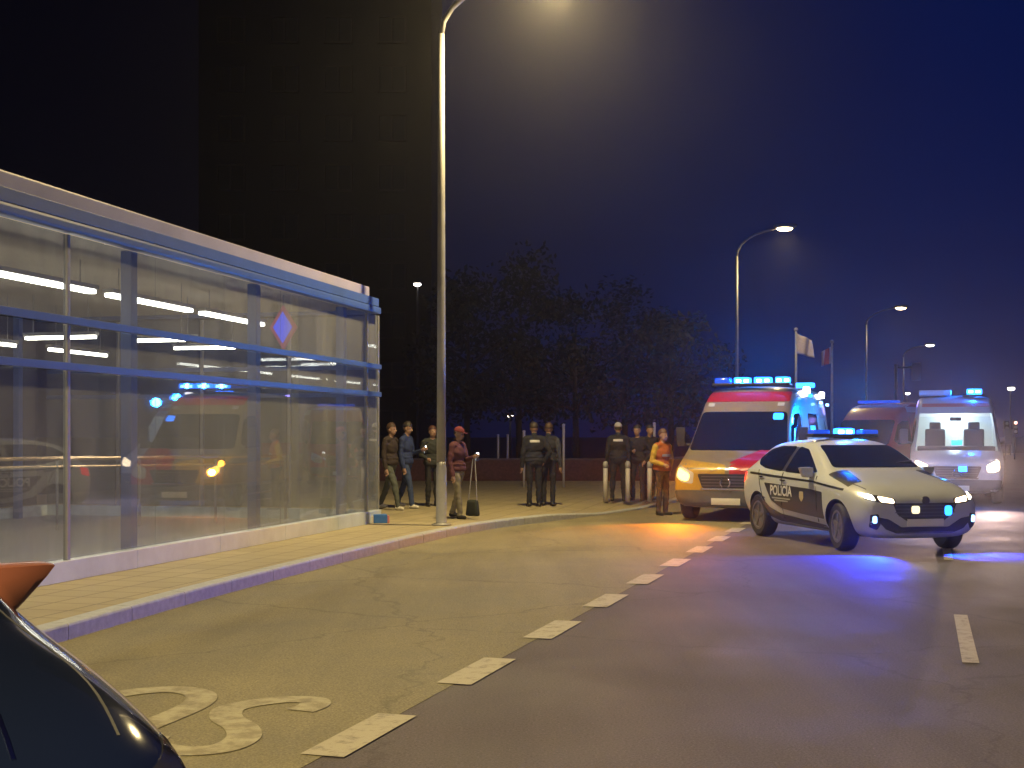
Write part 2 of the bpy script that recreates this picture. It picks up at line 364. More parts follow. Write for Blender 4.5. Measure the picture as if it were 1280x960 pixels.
def uv(u, v): p = U * u + V * v; return (p.x, p.y)
bm = bmesh.new()
ribbon(bm, catmull([uv(6.50, -3.26), uv(6.66, -3.25), uv(6.78, -3.33), uv(6.72, -3.52), uv(6.46, -3.66), uv(6.22, -3.56), uv(6.04, -3.37), uv(5.82, -3.24), uv(5.60, -3.24), uv(5.50, -3.40), uv(5.56, -3.62), uv(5.72, -3.70)], 6), 0.18, 0.008)
ribbon(bm, catmull([uv(5.55, -3.86), uv(6.0, -3.87), uv(6.45, -3.90), uv(6.72, -4.02), uv(6.82, -4.22), uv(6.72, -4.42), uv(6.45, -4.54), uv(6.0, -4.58), uv(5.55, -4.60)], 6), 0.18, 0.008)
struct(obj('bus_lane_lettering', bm, PAINTW))

# ------------------------------------------------------------------ glass pavilion
# local frame: x along the front (0 at the far corner going back towards the camera is negative), y into the building
PDIR = Vector((0.2438, 0.9698, 0)); PIN = Vector((-0.9698, 0.2438, 0))
CORNER = Vector((-2.165, 21.05, 0))
pav = thing('glass_pavilion', 'long glass pavilion with blue steel posts and pale flat roof edge lit inside', 'pavilion', CORNER, math.atan2(PDIR.y, PDIR.x))
# local +x = PDIR, local +y = PIN (left of direction)
LEN = 19.0; DEP = 6.2; ZB = 0.13
GLASS = glass_mat('pavilion_glass')
def pbox(name, c, s, m, parent=pav, bev=0.006):
    bm = bmesh.new(); box(bm, c, s, bev=bev); return obj(name, bm, m, parent)
bm = bmesh.new()
for x0 in np.arange(-LEN, -0.01, 1.9):
    box(bm, (x0 + 0.95, 0.06, ZB + 0.10), (1.894, 0.16, 0.20), bev=0.008)
box(bm, (-0.06, DEP / 2 + 0.1, ZB + 0.10), (0.16, DEP, 0.2), bev=0.008); box(bm, (-LEN / 2, DEP, ZB + 0.10), (LEN, 0.16, 0.2), bev=0.008)
obj('plinth', bm, mat('plinth_stone', (0.60, 0.66, 0.68), 0.4, var=0.12, vscale=2.5, bump=0.1), pav)
pbox('floor', (-LEN / 2, DEP / 2 + 0.02, ZB + 0.015), (LEN - 0.3, DEP - 0.3, 0.03), mat('terrazzo_floor', (0.36, 0.34, 0.31), 0.35, var=0.15, vscale=10))
pbox('ceiling', (-LEN / 2 - 0.2, DEP / 2 + 0.05, 3.60), (LEN - 0.3, DEP - 0.2, 0.04), CEIL)
roof = pbox('roof', (-LEN / 2 - 0.37, DEP / 2 + .05, 3.80), (LEN, DEP + 0.0, 0.30), FASCIA, bev=0.02)
pbox('fascia', (-LEN / 2 - 0.26, -0.02, 3.70), (LEN, 0.10, 0.13), BSTEEL, roof)
pbox('gutter', (-LEN / 2 - 0.17, -0.01, 3.575), (LEN, 0.14, 0.11), BSTEEL, roof, bev=0.03)
pbox('gutter', (-0.20, DEP / 2 + .07, 3.577), (0.14, DEP, 0.10), BSTEEL, roof, bev=0.03)
posts = [-1.17 - 3.1 * k for k in range(6)]
for px in posts:
    pbox('post', (px, 0.22, 1.85), (0.13, 0.13, 3.40), BSTEEL, bev=0.01)
    pbox('post', (px, DEP - 0.22, 1.85), (0.11, 0.11, 3.40), BSTEEL, bev=0.01)
for px in (-0.04, -0.56, -8.82, -17.0): pbox('mullion', (px, 0.035, 1.92), (0.05, 0.05, 3.18), GALV)
for py in (1.6, 3.2, 4.8): pbox('mullion', (-0.035, py, 1.92), (0.05, 0.05, 3.18), GALV)
for z in (2.215, 2.665):
    pbox('rail', (-LEN / 2 - .1, -0.03, z), (LEN, 0.06, 0.075), BSTEEL)
    pbox('rail', (-0.02, DEP / 2, z), (0.05, DEP, 0.07), BSTEEL)
for xs in [(-0.53, -0.07)] + [(-8.79 + 1.645 * k, -8.79 + 1.645 * (k + 1) - 0.01) for k in range(5)] + [(-17.0 + 1.63 * k, -17.0 + 1.63 * (k + 1) - 0.01) for k in range(5)]:
    for z0, z1 in ((0.345, 2.17), (2.26, 2.62), (2.71, 3.51)):
        pbox('glass_panel', ((xs[0] + xs[1]) / 2, 0.03, (z0 + z1) / 2), (xs[1] - xs[0], 0.012, z1 - z0), GLASS, bev=0)
for k in range(4):
    y0, y1 = (k * 1.6 + 0.06, k * 1.6 + 1.56) if k < 3 else (4.86, DEP)
    pbox('glass_panel', (-0.03, (y0 + y1) / 2, 1.93), (0.012, y1 - y0, 3.16), GLASS, bev=0)
BACKG = glass_mat('dark_back_glass', (0.35, 0.38, 0.42), 0.05, 1.2)
for k in range(6): pbox('glass_panel', (-LEN + 1.6 + k * 3.1, DEP - 0.02, 1.93), (3.06, 0.012, 3.16), BACKG, bev=0)
def to_world(p): return CORNER + PDIR * p[0] + PIN * p[1] + Vector((0, 0, p[2]))
# fluorescent battens hung inside
def batten(c, L, along_x, z, label, w=0.11):
    t = thing('batten_light', label, 'ceiling light', to_world((c[0], c[1], z)), pav.rotation_euler.z + (0 if along_x else math.pi / 2), 'fluorescent lights inside the pavilion')
    bm = bmesh.new(); box(bm, (0, 0, 0.05), (L, w + 0.05, 0.05), bev=0.006); obj('housing', bm, GALV, t)
    bm = bmesh.new(); box(bm, (0, 0, 0), (L - 0.04, w, 0.045), bev=0.015); obj('tube', bm, TUBE, t)
    for sx in (-L * 0.38, L * 0.38):
        bm = bmesh.new(); tube(bm, [(sx, 0, 0.07), (sx, 0, 3.54 - z)], 0.006, 6); obj('suspension_rod', bm, GALV, t)
    return t
batten((-12.7, 1.05), 1.9, True, 3.2, 'long lit batten at the near end of the front row under the pavilion ceiling')
batten((-10.3, 1.05), 2.2, True, 3.2, 'long lit batten left of the thin mullion in the front ceiling row')
batten((-7.85, 1.05), 2.2, True, 3.2, 'long lit batten beside the first wide blue post in the front ceiling row')
batten((-5.45, 1.05), 2.0, True, 3.2, 'lit batten in front ceiling row between the two wide blue posts')
batten((-3.2, 1.05), 1.9, True, 3.2, 'lit batten just behind the blue diamond sign in the front ceiling row')
for i, x in enumerate((-12.2, -9.6, -7.0, -4.4, -2.0)):
    batten((x, 4.3), 1.6, True, 2.85, ['lit batten at the near end of the rear row, low behind the pavilion glass', 'second lit batten from the near end of the rear row in the pavilion', 'middle lit batten of the rear row in the pavilion', 'second lit batten from the far end of the rear row in the pavilion', 'lit batten at the far end of the rear row by the end wall glass'][i], 0.06)
for i, (x, y) in enumerate(((-4.2, 5.2), (-4.0, 3.3), (-3.2, 2.2), (-1.6, 2.3))):
    batten((x, y), 1.15, False, 2.92, ['crosswise lit batten nearest the back glass of the pavilion', 'crosswise lit batten second from the back glass of the pavilion', 'crosswise lit batten between the rear row and the third wide post', 'crosswise lit batten beside the end wall of the pavilion'][i], 0.06)
# stair balustrade inside
t = thing('stair_balustrade', 'brass topped stair balustrade running behind the pavilion glass', 'balustrade', (0, 0, ZB + 0.03))
A, B = Vector((-8.6, 17.1, 0)), Vector((-3.75, 21.2, 0))
bm = bmesh.new(); tube(bm, [A + Vector((0, 0, 1.05)), B + Vector((0, 0, 1.05))], 0.03, 8)
obj('handrail', bm, mat('brass_rail', (0.75, 0.52, 0.30), 0.25, metal=0.8), t)
bm = bmesh.new(); tube(bm, [A + Vector((0, 0, 0.93)), B + Vector((0, 0, 0.93))], 0.018, 8); obj('mid_rail', bm, MATS['brass_rail'], t)
for k in range(6):
    p = A.lerp(B, k / 5); bm = bmesh.new(); tube(bm, [p, p + Vector((0, 0, 1.03))], 0.02, 8); obj('baluster', bm, GALV, t)
# diamond sign
t = thing('diamond_sign', 'lit blue diamond sign with reddish border hanging inside the pavilion glass', 'sign', to_world((-3.15, 0.30, 3.07)), pav.rotation_euler.z + math.pi / 2)
def diamond(bm, w, h, d, y=0):
    a = [bm.verts.new((x, y - d, z)) for x, z in ((0, h), (w, 0), (0, -h), (-w, 0))]; b = [bm.verts.new((v.co.x, y + d, v.co.z)) for v in a]
    bm.faces.new(a); bm.faces.new(b[::-1])
    for i in range(4): bm.faces.new((a[i], b[i], b[(i + 1) % 4], a[(i + 1) % 4]))
    bmesh.ops.recalc_face_normals(bm, faces=bm.faces[:])
bm = bmesh.new(); diamond(bm, 0.20, 0.31, 0.03); obj('sign_border', bm, mat('sign_red', (0.2, 0.015, 0.05), 0.4, emit=(0.5, 0.03, 0.12), es=0.4), t)
bm = bmesh.new(); diamond(bm, 0.145, 0.225, 0.036); obj('sign_panel', bm, mat('sign_blue', (0.01, 0.015, 0.2), 0.4, emit=(0.03, 0.06, 0.8), es=1.6), t)
bm = bmesh.new(); tube(bm, [(0, 0, 0.30), (0, 0, 0.46)], 0.012, 6); obj('hanger', bm, GALV, t)
# coloured crate by the plinth corner
t = thing('small_box', 'small blue and red box on the pavement at the pavilion corner', 'box', (-2.14, 20.72, KH + 0.0), R(14))
bm = bmesh.new(); box(bm, (0, 0, 0.07), (0.22, 0.2, 0.14), bev=0.012); obj('body', bm, mat('box_blue', (0.05, 0.18, 0.55), 0.5), t)
bm = bmesh.new(); box(bm, (0.13, 0, 0.06), (0.034, 0.19, 0.12), bev=0.008); obj('end_panel', bm, mat('box_red', (0.7, 0.25, 0.22), 0.5), t)
bm = bmesh.new(); box(bm, (-0.13, 0, 0.06), (0.034, 0.19, 0.12), bev=0.008); obj('end_panel', bm, mat('box_white', (0.75, 0.7, 0.65), 0.5), t)

# ------------------------------------------------------------------ street lamps
LAMPCOL = (1.0, 0.76, 0.34)
def street_lamp(x, y, z0, H, arm, rz, label, power, lens=LAMPL, r0=0.075, big=1.0):
    t = thing('street_lamp', label, 'street lamp', (x, y, z0), rz, 'street lamps along the road')
    bm = bmesh.new(); lathe(bm, [(0.16, 0), (0.16, 0.02), (0.10, 0.03), (r0 + 0.012, 0.04), (r0 + 0.01, 0.9), (r0, 0.93), (r0, 1.0)], n=16)
    obj('base', bm, GALV, t, True)
    pts = [(0, 0, 0.95), (0, 0, H * 0.3), (0, 0, H * 0.6), (0, 0, H - 1.0)]; rad = [r0, r0 * 0.9, r0 * 0.78, r0 * 0.66]
    bm = bmesh.new(); tube(bm, pts, rad, 14); obj('pole', bm, GALV, t, True)
    cur = [(0, 0, H - 1.02)] + [(arm * (1 - math.cos(a)), 0, H - 1.0 + 0.92 * math.sin(a)) for a in [R(q) for q in (12, 26, 40, 54, 66, 76, 84)]]
    cur = [(min(px, arm - 0.3), py, pz) for px, py, pz in cur] + [(arm - 0.2, 0, H - 0.04)]
    bm = bmesh.new(); tube(bm, cur, r0 * 0.55, 12); obj('arm', bm, GALV, t, True)
    hd = bmesh.new(); lathe(hd, [(0.02, -0.30), (0.09, -0.26), (0.13, -0.1), (0.14, 0.1), (0.10, 0.27), (0.02, 0.32)], axis='x', n=16)
    for v in hd.verts: v.co.z *= 0.55; v.co.x *= 1.05; v.co *= big
    bmesh.ops.translate(hd, vec=(arm + 0.05, 0, H), verts=hd.verts[:])
    h = obj('lamp_head', hd, GALV, t, True)
    bm = bmesh.new(); lathe(bm, [(0.02, -0.075), (0.09, -0.06), (0.125, -0.02), (0.13, 0.0)], n=20)
    for v in bm.verts: v.co.x *= 1.7; v.co *= big
    bmesh.ops.translate(bm, vec=(arm + 0.05, 0, H - 0.06 * big), verts=bm.verts[:])
    obj('lens', bm, lens, h, True)
    if power:
        light('lamp_light', 'SPOT', (arm + 0.05, 0, H - 0.22 * big), power, LAMPCOL, t, 0.12, (0, 0, 0), R(165), 0.6)
    return t
RA = R(-10)
street_lamp(-1.115, 20.2, KH, 8.75, 1.75, RA, 'tall pale street lamp rising from the pavement beside the pavilion corner', 4600)
street_lamp(7.9, 45, 0.1, 8.75, 1.6, RA, 'street lamp with curved arm and glowing head behind the yellow ambulance', 1000, big=1.25)
street_lamp(20.2, 73, 0.1, 8.75, 1.85, RA, 'thin distant street lamp above the gap between the red van and white ambulance', 500, big=1.3)
street_lamp(31.5, 103, 0.1, 8.75, 2.0, RA, 'small far street lamp low over the white ambulance', 300, lens=LAMPC, big=1.4)
street_lamp(-7.0, -3.5, KH, 8.75, 1.75, R(-8), 'street lamp on the pavement behind the viewer', 14000)

# ------------------------------------------------------------------ vehicles (local: front towards -y, x = picture right when it faces us)
def loft_body(name, stations, material, root, wheels, wr, depth_in, cavity=None):
    """closed lofted body, smoothed, wheel arches cut out; returns (object, BVH of the uncut skin)"""
    bm = bmesh.new(); rings = []
    for (y, zb, ws, wm, zm, wsh, zsh, wrf, zr, cr) in stations:
        half = [(0, zb), (ws * 0.75, zb), (ws, zb + 0.07), (wm, zm), (wm * 0.5 + wsh * 0.5, zsh * 0.75 + zm * 0.25), (wsh, zsh), (wrf + 0.02, zr - 0.05), (wrf * 0.9, zr + cr * 0.2), (wrf * 0.45, zr + cr * 0.8), (0, zr + cr)]
        full = half + [(-x, z) for x, z in half[-2:0:-1]]
        rings.append([bm.verts.new((x, y, z)) for x, z in full])
    for a, b in zip(rings, rings[1:]):
        for j in range(len(a)): bm.faces.new((a[j], a[(j + 1) % len(a)], b[(j + 1) % len(a)], b[j]))
    for ring in (rings[0], rings[-1]):
        h = len(ring) // 2   # cap as quads across
        for j in range(h):
            q = [ring[j], ring[j + 1], ring[-(j + 1)], ring[-j] if j else ring[0]]
            q = list(dict.fromkeys(q))
            if len(q) >= 3: 
                try: bm.faces.new(q)
                except ValueError: pass
    bmesh.ops.recalc_face_normals(bm, faces=bm.faces[:])
    o = obj(name, bm, [material, PLASTIC, WHITE], root, True)
    sm = o.modifiers.new('s', 'SUBSURF'); sm.levels = 2; sm.render_levels = 2
    me = evaluated(o); o.modifiers.clear(); o.data = me
    tb = bmesh.new(); tb.from_mesh(me); bvh = BVHTree.FromBMesh(tb); tb.free()
    cut = bmesh.new()
    for wy in wheels:
        for s in (-1, 1):
            c2 = bmesh.new(); lathe(c2, [(wr, depth_in), (wr, 1.6)], axis='x', n=40, c=(0, wy, wr - 0.035))
            if s < 0:
                for v in c2.verts: v.co.x *= -1
                bmesh.ops.reverse_faces(c2, faces=c2.faces[:])
            tm = bpy.data.meshes.new('tmp'); c2.to_mesh(tm); c2.free(); cut.from_mesh(tm); bpy.data.meshes.remove(tm)
    for f in cut.faces: f.material_index = 0
    cm = bpy.data.meshes.new('cut'); cut.to_mesh(cm); cut.free(); cm.materials.append(PLASTIC)
    cuts = [cm]
    if cavity is not None: cuts.append(cavity)
    for c in cuts:
        co = bpy.data.objects.new('cutter', c); COL.objects.link(co)
        co.parent = root
        b = o.modifiers.new('b', 'BOOLEAN'); b.operation = 'DIFFERENCE'; b.object = co; b.solver = 'EXACT'
        try: b.material_mode = 'TRANSFER'
        except Exception: pass
        bpy.context.view_layer.update()
        me = evaluated(o); o.modifiers.clear(); o.data = me; bpy.data.objects.remove(co)
    me.polygons.foreach_set('use_smooth', [True] * len(me.polygons))
    me.set_sharp_from_angle(angle=R(38))
    return o, bvh

def map_uv(axis, u, v):
    return {'F': (Vector((u, -12, v)), Vector((0, 1, 0))), 'B': (Vector((u, 12, v)), Vector((0, -1, 0))), 'L': (Vector((6, u, v)), Vector((-1, 0, 0))),
            'R': (Vector((-6, u, v)), Vector((1, 0, 0))), 'T': (Vector((u, v, 9)), Vector((0, 0, -1)))}[axis]
def project(bm, bvh, axis, off):
    for v in bm.verts:
        o, d = map_uv(axis, v.co.x, v.co.y); h = bvh.ray_cast(o, d)
        if h[0] is None:
            v.tag = True; p = bvh.find_nearest(o + d * (10 if axis in 'FB' else 5))
            v.co = p[0] + p[1] * off
        else: v.co = h[0] + h[1] * off
def decal(name, bvh, axis, poly, m, parent, off=0.005, step=0.07, rounded=0, thick=0.0):
    """a fitted panel: a flat outline laid onto the body skin, a few mm proud of it"""
    if rounded: poly = round_poly(poly, rounded)
    bm = bmesh.new(); bm.faces.new([bm.verts.new((u, v, 0)) for u, v in poly])
    bmesh.ops.triangulate(bm, faces=bm.faces[:])
    us = [p[0] for p in poly]; vs = [p[1] for p in poly]
    for k in range(1, int((max(us) - min(us)) / step) + 1):
        bmesh.ops.bisect_plane(bm, geom=bm.verts[:] + bm.edges[:] + bm.faces[:], plane_co=(min(us) + k * step, 0, 0), plane_no=(1, 0, 0))
    for k in range(1, int((max(vs) - min(vs)) / step) + 1):
        bmesh.ops.bisect_plane(bm, geom=bm.verts[:] + bm.edges[:] + bm.faces[:], plane_co=(0, min(vs) + k * step, 0), plane_no=(0, 1, 0))
    project(bm, bvh, axis, off)
    bmesh.ops.recalc_face_normals(bm, faces=bm.faces[:])
    look = map_uv(axis, 0, 0)[1]
    if sum((f.normal.dot(look) * f.calc_area() for f in bm.faces)) > 0: bmesh.ops.reverse_faces(bm, faces=bm.faces[:])
    # give the panel an edge that reaches the skin
    bd = [e for e in bm.edges if e.is_boundary]
    r = bmesh.ops.extrude_edge_only(bm, edges=bd)
    for v in [g for g in r['geom'] if isinstance(g, bmesh.types.BMVert)]:
        p = bvh.find_nearest(v.co); v.co = p[0] - p[1] * 0.004
    bmesh.ops.recalc_face_normals(bm, faces=bm.faces[:])
    o = obj(name, bm, m, parent, True); o.data.set_sharp_from_angle(angle=R(50)); return o
def round_poly(poly, r, n=4):
    out = []; N = len(poly)
    for i in range(N):
        p = Vector(poly[i]); a = Vector(poly[i - 1]); b = Vector(poly[(i + 1) % N])
        da = (a - p); db = (b - p); q = min(r, da.length * 0.45, db.length * 0.45)
        s, e = p + da.normalized() * q, p + db.normalized() * q
        for k in range(n + 1):
            t = k / n; out.append(tuple(s.lerp(p, t).lerp(p.lerp(e, t), t)))
    return out
def text_mesh(txt, size, shear=0.0):
    c = bpy.data.curves.new('t', 'FONT'); c.body = txt; c.size = size; c.shear = shear; c.align_x = 'CENTER'; c.align_y = 'CENTER'; c.offset = 0.004 * size / 0.15
    o = bpy.data.objects.new('t', c); COL.objects.link(o); bpy.context.view_layer.update(); me = evaluated(o)
    bpy.data.objects.remove(o); return me
def lettering(name, txt, size, bvh, axis, u0, v0, m, parent, rot=0.0, shear=0.0, off=0.009):
    me = text_mesh(txt, size, shear); bm = bmesh.new(); bm.from_mesh(me); bpy.data.meshes.remove(me)
    fl = -1 if axis in ('R', 'B') else 1
    for v in bm.verts:
        x, y = v.co.x, v.co.y; x, y = x * math.cos(rot) - y * math.sin(rot), x * math.sin(rot) + y * math.cos(rot)
        v.co = (u0 + fl * x, v0 + y, 0)
    project(bm, bvh, axis, off)
    return obj(name, bm, m, parent)
WHEELS = {}
def wheel(root, x, y, r, w, steer=0.0):
    key = (r, w)
    s = 1 if x > 0 else -1
    if key not in WHEELS:
        tb = bmesh.new(); ri = r * 0.66
        lathe(tb, [(ri, -w / 2 + 0.01), (r * 0.9, -w / 2), (r * 0.97, -w / 2 + 0.02), (r, -w / 2 + 0.05), (r, w / 2 - 0.05), (r * 0.97, w / 2 - 0.02), (r * 0.9, w / 2), (ri, w / 2 - 0.01), (ri - 0.01, w / 2 - 0.08), (ri - 0.02, -w / 2 + 0.02)], axis='x', n=36)
        rb = bmesh.new()
        lathe(rb, [(ri + 0.005, w / 2 - 0.03), (ri + 0.005, w / 2 - 0.008), (ri - 0.025, w / 2 - 0.008), (ri - 0.03, w / 2 - 0.05), (ri - 0.1, w / 2 - 0.1)], axis='x', n=36)
        for k in range(5):
            box(rb, (w / 2 - 0.035, 0, ri * 0.5), (0.04, 0.055, ri * 0.98), Matrix.Rotation(2 * math.pi * k / 5, 4, 'X'), bev=0.01) if False else None
            vs = box(rb, (0, 0, 0), (0.035, 0.06, ri * 0.95), None, 0.008); bmesh.ops.translate(rb, vec=(w / 2 - 0.035, 0, ri * 0.5), verts=vs)
            bmesh.ops.rotate(rb, cent=(0, 0, 0), matrix=Matrix.Rotation(2 * math.pi * k / 5, 4, 'X'), verts=vs)
        c2 = bmesh.new(); lathe(c2, [(0.06, w / 2 - 0.07), (0.06, w / 2 - 0.02), (0.04, w / 2 - 0.01)], axis='x', n=16)
        tm = bpy.data.meshes.new('t'); c2.to_mesh(tm); c2.free(); rb.from_mesh(tm)
        WHEELS[key] = (tb, rb)
    tb, rb = WHEELS[key]
    o = obj('wheel', tb.copy(), RUBBER, root, True); o.data.set_sharp_from_angle(angle=R(35))
    o.location = (x, y, r); o.rotation_euler = (0, 0, steer + (0 if s > 0 else math.pi))
    ri = obj('rim', rb.copy(), ALLOY, o, True); ri.data.set_sharp_from_angle(angle=R(35))
    return o
def mirror(root, x, y, z, s, m, size=(0.10, 0.11, 0.15), gap=0.12, taper=0.35):
    bm = bmesh.new(); box(bm, (x + s * (gap + size[0] * 0.9), y, z), (size[0] * 2.0, size[1], size[2]), bev=min(size) * 0.38)
    for v in bm.verts:
        f = max(0, (z + size[2] / 2 - v.co.z) / size[2]); xi = x + s * gap; v.co.x = xi + (v.co.x - xi) * (1 - taper * f)
    o = obj('mirror', bm, m, root, True); o.data.set_sharp_from_angle(angle=R(60))
    bm = bmesh.new(); tube(bm, [(x - s * 0.05, y + 0.03, z - size[2] * 0.5), (x + s * (gap + 0.02), y + 0.01, z - size[2] * 0.35)], [0.035, 0.026], 10)
    obj('mirror_arm', bm, PLASTIC, o, True)
    bm = bmesh.new(); box(bm, (x + s * (gap + size[0] * 0.8), y + size[1] * 0.5, z + size[2] * .08), (size[0] * 1.5, 0.012, size[2] * 0.7), bev=0.004)
    for v in bm.verts:
        f = max(0, (z + size[2] / 2 - v.co.z) / size[2]); xi = x + s * gap; v.co.x = xi + (v.co.x - xi) * (1 - taper * f)
    obj('mirror_glass', bm, CHROME, o)
    return o
def dome(name, root, c, s, m, bev=None):
    bm = bmesh.new(); box(bm, c, s, bev=bev or min(s) * 0.3); return obj(name, bm, m, root, True)

# ---- hatchback shape shared by the patrol car and the black car
HATCH = [(-2.03, .30, .60, .66, .42, .64, .58, .58, .66, .01), (-1.99, .22, .70, .78, .42, .75, .62, .66, .73, .015), (-1.86, .19, .78, .84, .46, .82, .70, .72, .83, .02),
         (-1.60, .18, .82, .885, .50, .86, .78, .74, .91, .03), (-1.29, .18, .83, .90, .52, .88, .84, .76, .97, .035), (-.98, .18, .83, .90, .54, .885, .90, .77, 1.02, .04),
         (-.80, .18, .83, .90, .55, .885, .93, .76, 1.07, .045), (-.45, .18, .83, .90, .56, .88, .96, .68, 1.27, .05), (-.08, .18, .83, .90, .57, .88, .97, .60, 1.43, .05),
         (.30, .18, .83, .90, .57, .88, .98, .585, 1.465, .045), (.85, .18, .83, .90, .58, .88, 1.0, .575, 1.46, .04), (1.35, .18, .83, .90, .60, .87, 1.02, .56, 1.42, .04),
         (1.66, .20, .82, .89, .62, .84, 1.04, .54, 1.34, .04), (1.88, .26, .80, .87, .66, .80, 1.03, .56, 1.15, .03), (2.02, .34, .74, .80, .68, .74, .96, .60, 1.02, .02), (2.06, .40, .68, .74, .70, .68, .90, .58, .95, .01)]
def hatch_side(b, root, axis):
    s = decal('side_window', b, axis, [(-.60, 1.03), (-.30, 1.19), (.02, 1.345), (.34, 1.385), (.38, 1.01), (-.10, 1.0)], CARGLASS, root, rounded=0.05)
    s = decal('side_window', b, axis, [(.44, 1.385), (1.0, 1.385), (1.38, 1.33), (1.60, 1.20), (1.40, 1.10), (1.10, 1.05), (.48, 1.015)], CARGLASS, root, rounded=0.06)

def patrol_car():
    t = thing('police_car', 'white police hatchback with dark door panel and POLICÍA lettering slewed across the road', 'police car', (4.93, 18.66, 0.0), R(13))
    body, b = loft_body('body', HATCH, WHITE, t, (-1.29, 1.29), 0.365, 0.55)
    for ax, s in (('R', -1), ('L', 1)):
        hatch_side(b, t, ax)
        decal('door_panel', b, ax, [(1.02, .835), (-.45, .80), (-.88, .77), (-.90, .40), (-.2, .43), (.42, .47), (.78, .58)], DARKP, t, rounded=0.03)
        decal('lower_stripe', b, ax, [(1.14, .62), (.86, .47), (.50, .39), (-.88, .315), (-.90, .25), (.60, .275), (.98, .34)], DARKP, t, rounded=0.02)
        decal('belt_line', b, ax, [(1.62, .985), (.4, .945), (-.6, .915), (-1.42, .835), (-1.42, .81), (-.6, .89), (.4, .915), (1.62, .955)], DARKP, t)
        lettering('lettering', 'POLICÍA', 0.20, b, ax, 0.42, 0.725, mat('reflective_white', (0.62, 0.62, 0.60), 0.4), t, shear=0.0)
        for k, (w_, zz) in enumerate(((0.62, 0.61), (0.46, 0.575))):
            decal('lettering_line', b, ax, [(.42 - w_ / 2 , zz), (.42 + w_ / 2, zz), (.42 + w_ / 2, zz + .018), (.42 - w_ / 2, zz + .018)], mat('reflective_grey', (0.35, 0.36, 0.36), 0.4), t, off=.009)
        for gp in ([(-.66, .98), (-.655, .98), (-.72, .70), (-.70, .35), (-.708, .35), (-.73, .70)], [(.405, 1.0), (.413, 1.0), (.413, .33), (.405, .33)], [(1.28, 1.02), (1.288, 1.02), (1.10, .62), (1.0, .60), (1.0, .608), (1.09, .63)]): decal('panel_gap', b, ax, gp, PLASTIC, t, off=.0105, step=.2)
        decal('bonnet_gap', b, 'T', [(s * .775, -.86), (s * .77, -1.3), (s * .70, -1.75), (s * .692, -1.75), (s * .762, -1.3), (s * .767, -.86)], PLASTIC, t, off=.008, step=.2)
        decal('crest', b, ax, [(-.20, .75), (-.32, .75), (-.33, .66), (-.26, .60), (-.19, .66)], mat('crest_gold', (0.45, 0.38, 0.22), 0.4), t, off=.009, rounded=.02)
        decal('pillar_trim', b, ax, [(.36, 1.375), (.46, 1.378), (.50, 1.02), (.36, 1.015)], PLASTIC, t, off=.003)
        decal('door_handle', b, ax, [(.26, .875), (.44, .88), (.44, .90), (.26, .895)], CHROME, t, off=.02); decal('door_handle', b, ax, [(1.04, .905), (1.2, .91), (1.2, .93), (1.04, .925)], CHROME, t, off=.02)
        mirror(t, s * .84, -.50, 1.03, s, WHITE, (0.10, 0.12, 0.145), 0.02)
        # head lamps: a small daytime lens, then the long main lens
        g = decal('headlight', b, 'F', [(s * .80, .80), (s * .42, .72), (s * .42, .645), (s * .60, .665), (s * .78, .72)], PLASTIC, t, off=.004, rounded=.02, step=.05)
        bb = [(s * .80, .792), (s * .69, .768), (s * .675, .695), (s * .77, .725)]
        decal('daylight_lens', b, 'F', bb, HEADL, g, off=.012, rounded=.02, step=.04)
        decal('main_lens', b, 'F', [(s * .64, .752), (s * .45, .715), (s * .44, .665), (s * .62, .683)], HEADW, g, off=.012, rounded=.02, step=.04)
        f = decal('fog_lamp', b, 'F', [(s * .76, .52), (s * .66, .53), (s * .63, .40), (s * .67, .32), (s * .76, .36)], PLASTIC, t, off=.004, rounded=.02, step=.04)
        decal('fog_lens', b, 'F', [(s * .735, .50), (s * .685, .505), (s * .68, .41), (s * .73, .41)], DRL, f, off=.012, step=.04, rounded=.04)
        decal('tail_lamp', b, ax, [(1.78, .98), (1.96, .95), (1.99, .80), (1.80, .84)], REDL, t, off=.008, rounded=.03)
    decal('windscreen', b, 'F', [(-.66, 1.10), (.66, 1.10), (.545, 1.405), (-.545, 1.405)], CARGLASS, t, rounded=.05)
    decal('bonnet_stripe', b, 'T', [(-.78, -.86), (-.52, -.90), (-.62, -1.50), (-.80, -1.46)], DARKP, t, rounded=.03)
    decal('bonnet_stripe', b, 'T', [(.78, -.86), (.52, -.90), (.62, -1.50), (.80, -1.46)], DARKP, t, rounded=.03)
    gr = decal('grille', b, 'F', [(-.46, .665), (.46, .665), (.40, .52), (.26, .43), (-.26, .43), (-.40, .52)], PLASTIC, t, off=.006, rounded=.03)
    for k in range(4):
        zz = .64 - k * .045; ww = .43 - max(0, k - 2) * .05
        decal('grille_bar', b, 'F', [(-ww, zz), (ww, zz), (ww, zz - .01), (-ww, zz - .01)], GREYPL, gr, off=.012)
    decal('grille_light', b, 'F', [(.28, .63), (.38, .63), (.38, .50), (.28, .50)], BLUEL, gr, off=.02, rounded=.05, step=.04)
    decal('grille_light', b, 'F', [(-.20, .63), (-.09, .63), (-.09, .53), (-.20, .53)], mat('pale_lens', (0.8, 0.75, 0.5), 0.2, emit=(1, .85, .5), es=1.6), gr, off=.02, rounded=.03, step=.04)
    it = decal('lower_intake', b, 'F', [(-.72, .50), (-.52, .46), (-.34, .355), (.34, .355), (.52, .46), (.72, .50), (.56, .33), (.40, .275), (-.40, .275), (-.56, .33)], PLASTIC, t, off=.006, rounded=.02)
    decal('bumper_trim', b, 'F', [(-.42, .295), (.42, .295), (.40, .28), (-.40, .28)], ALLOY, it, off=.014)
    decal('number_plate', b, 'F', [(-.26, .46), (.26, .46), (.26, .365), (-.26, .365)], PLATE, t, off=.018)
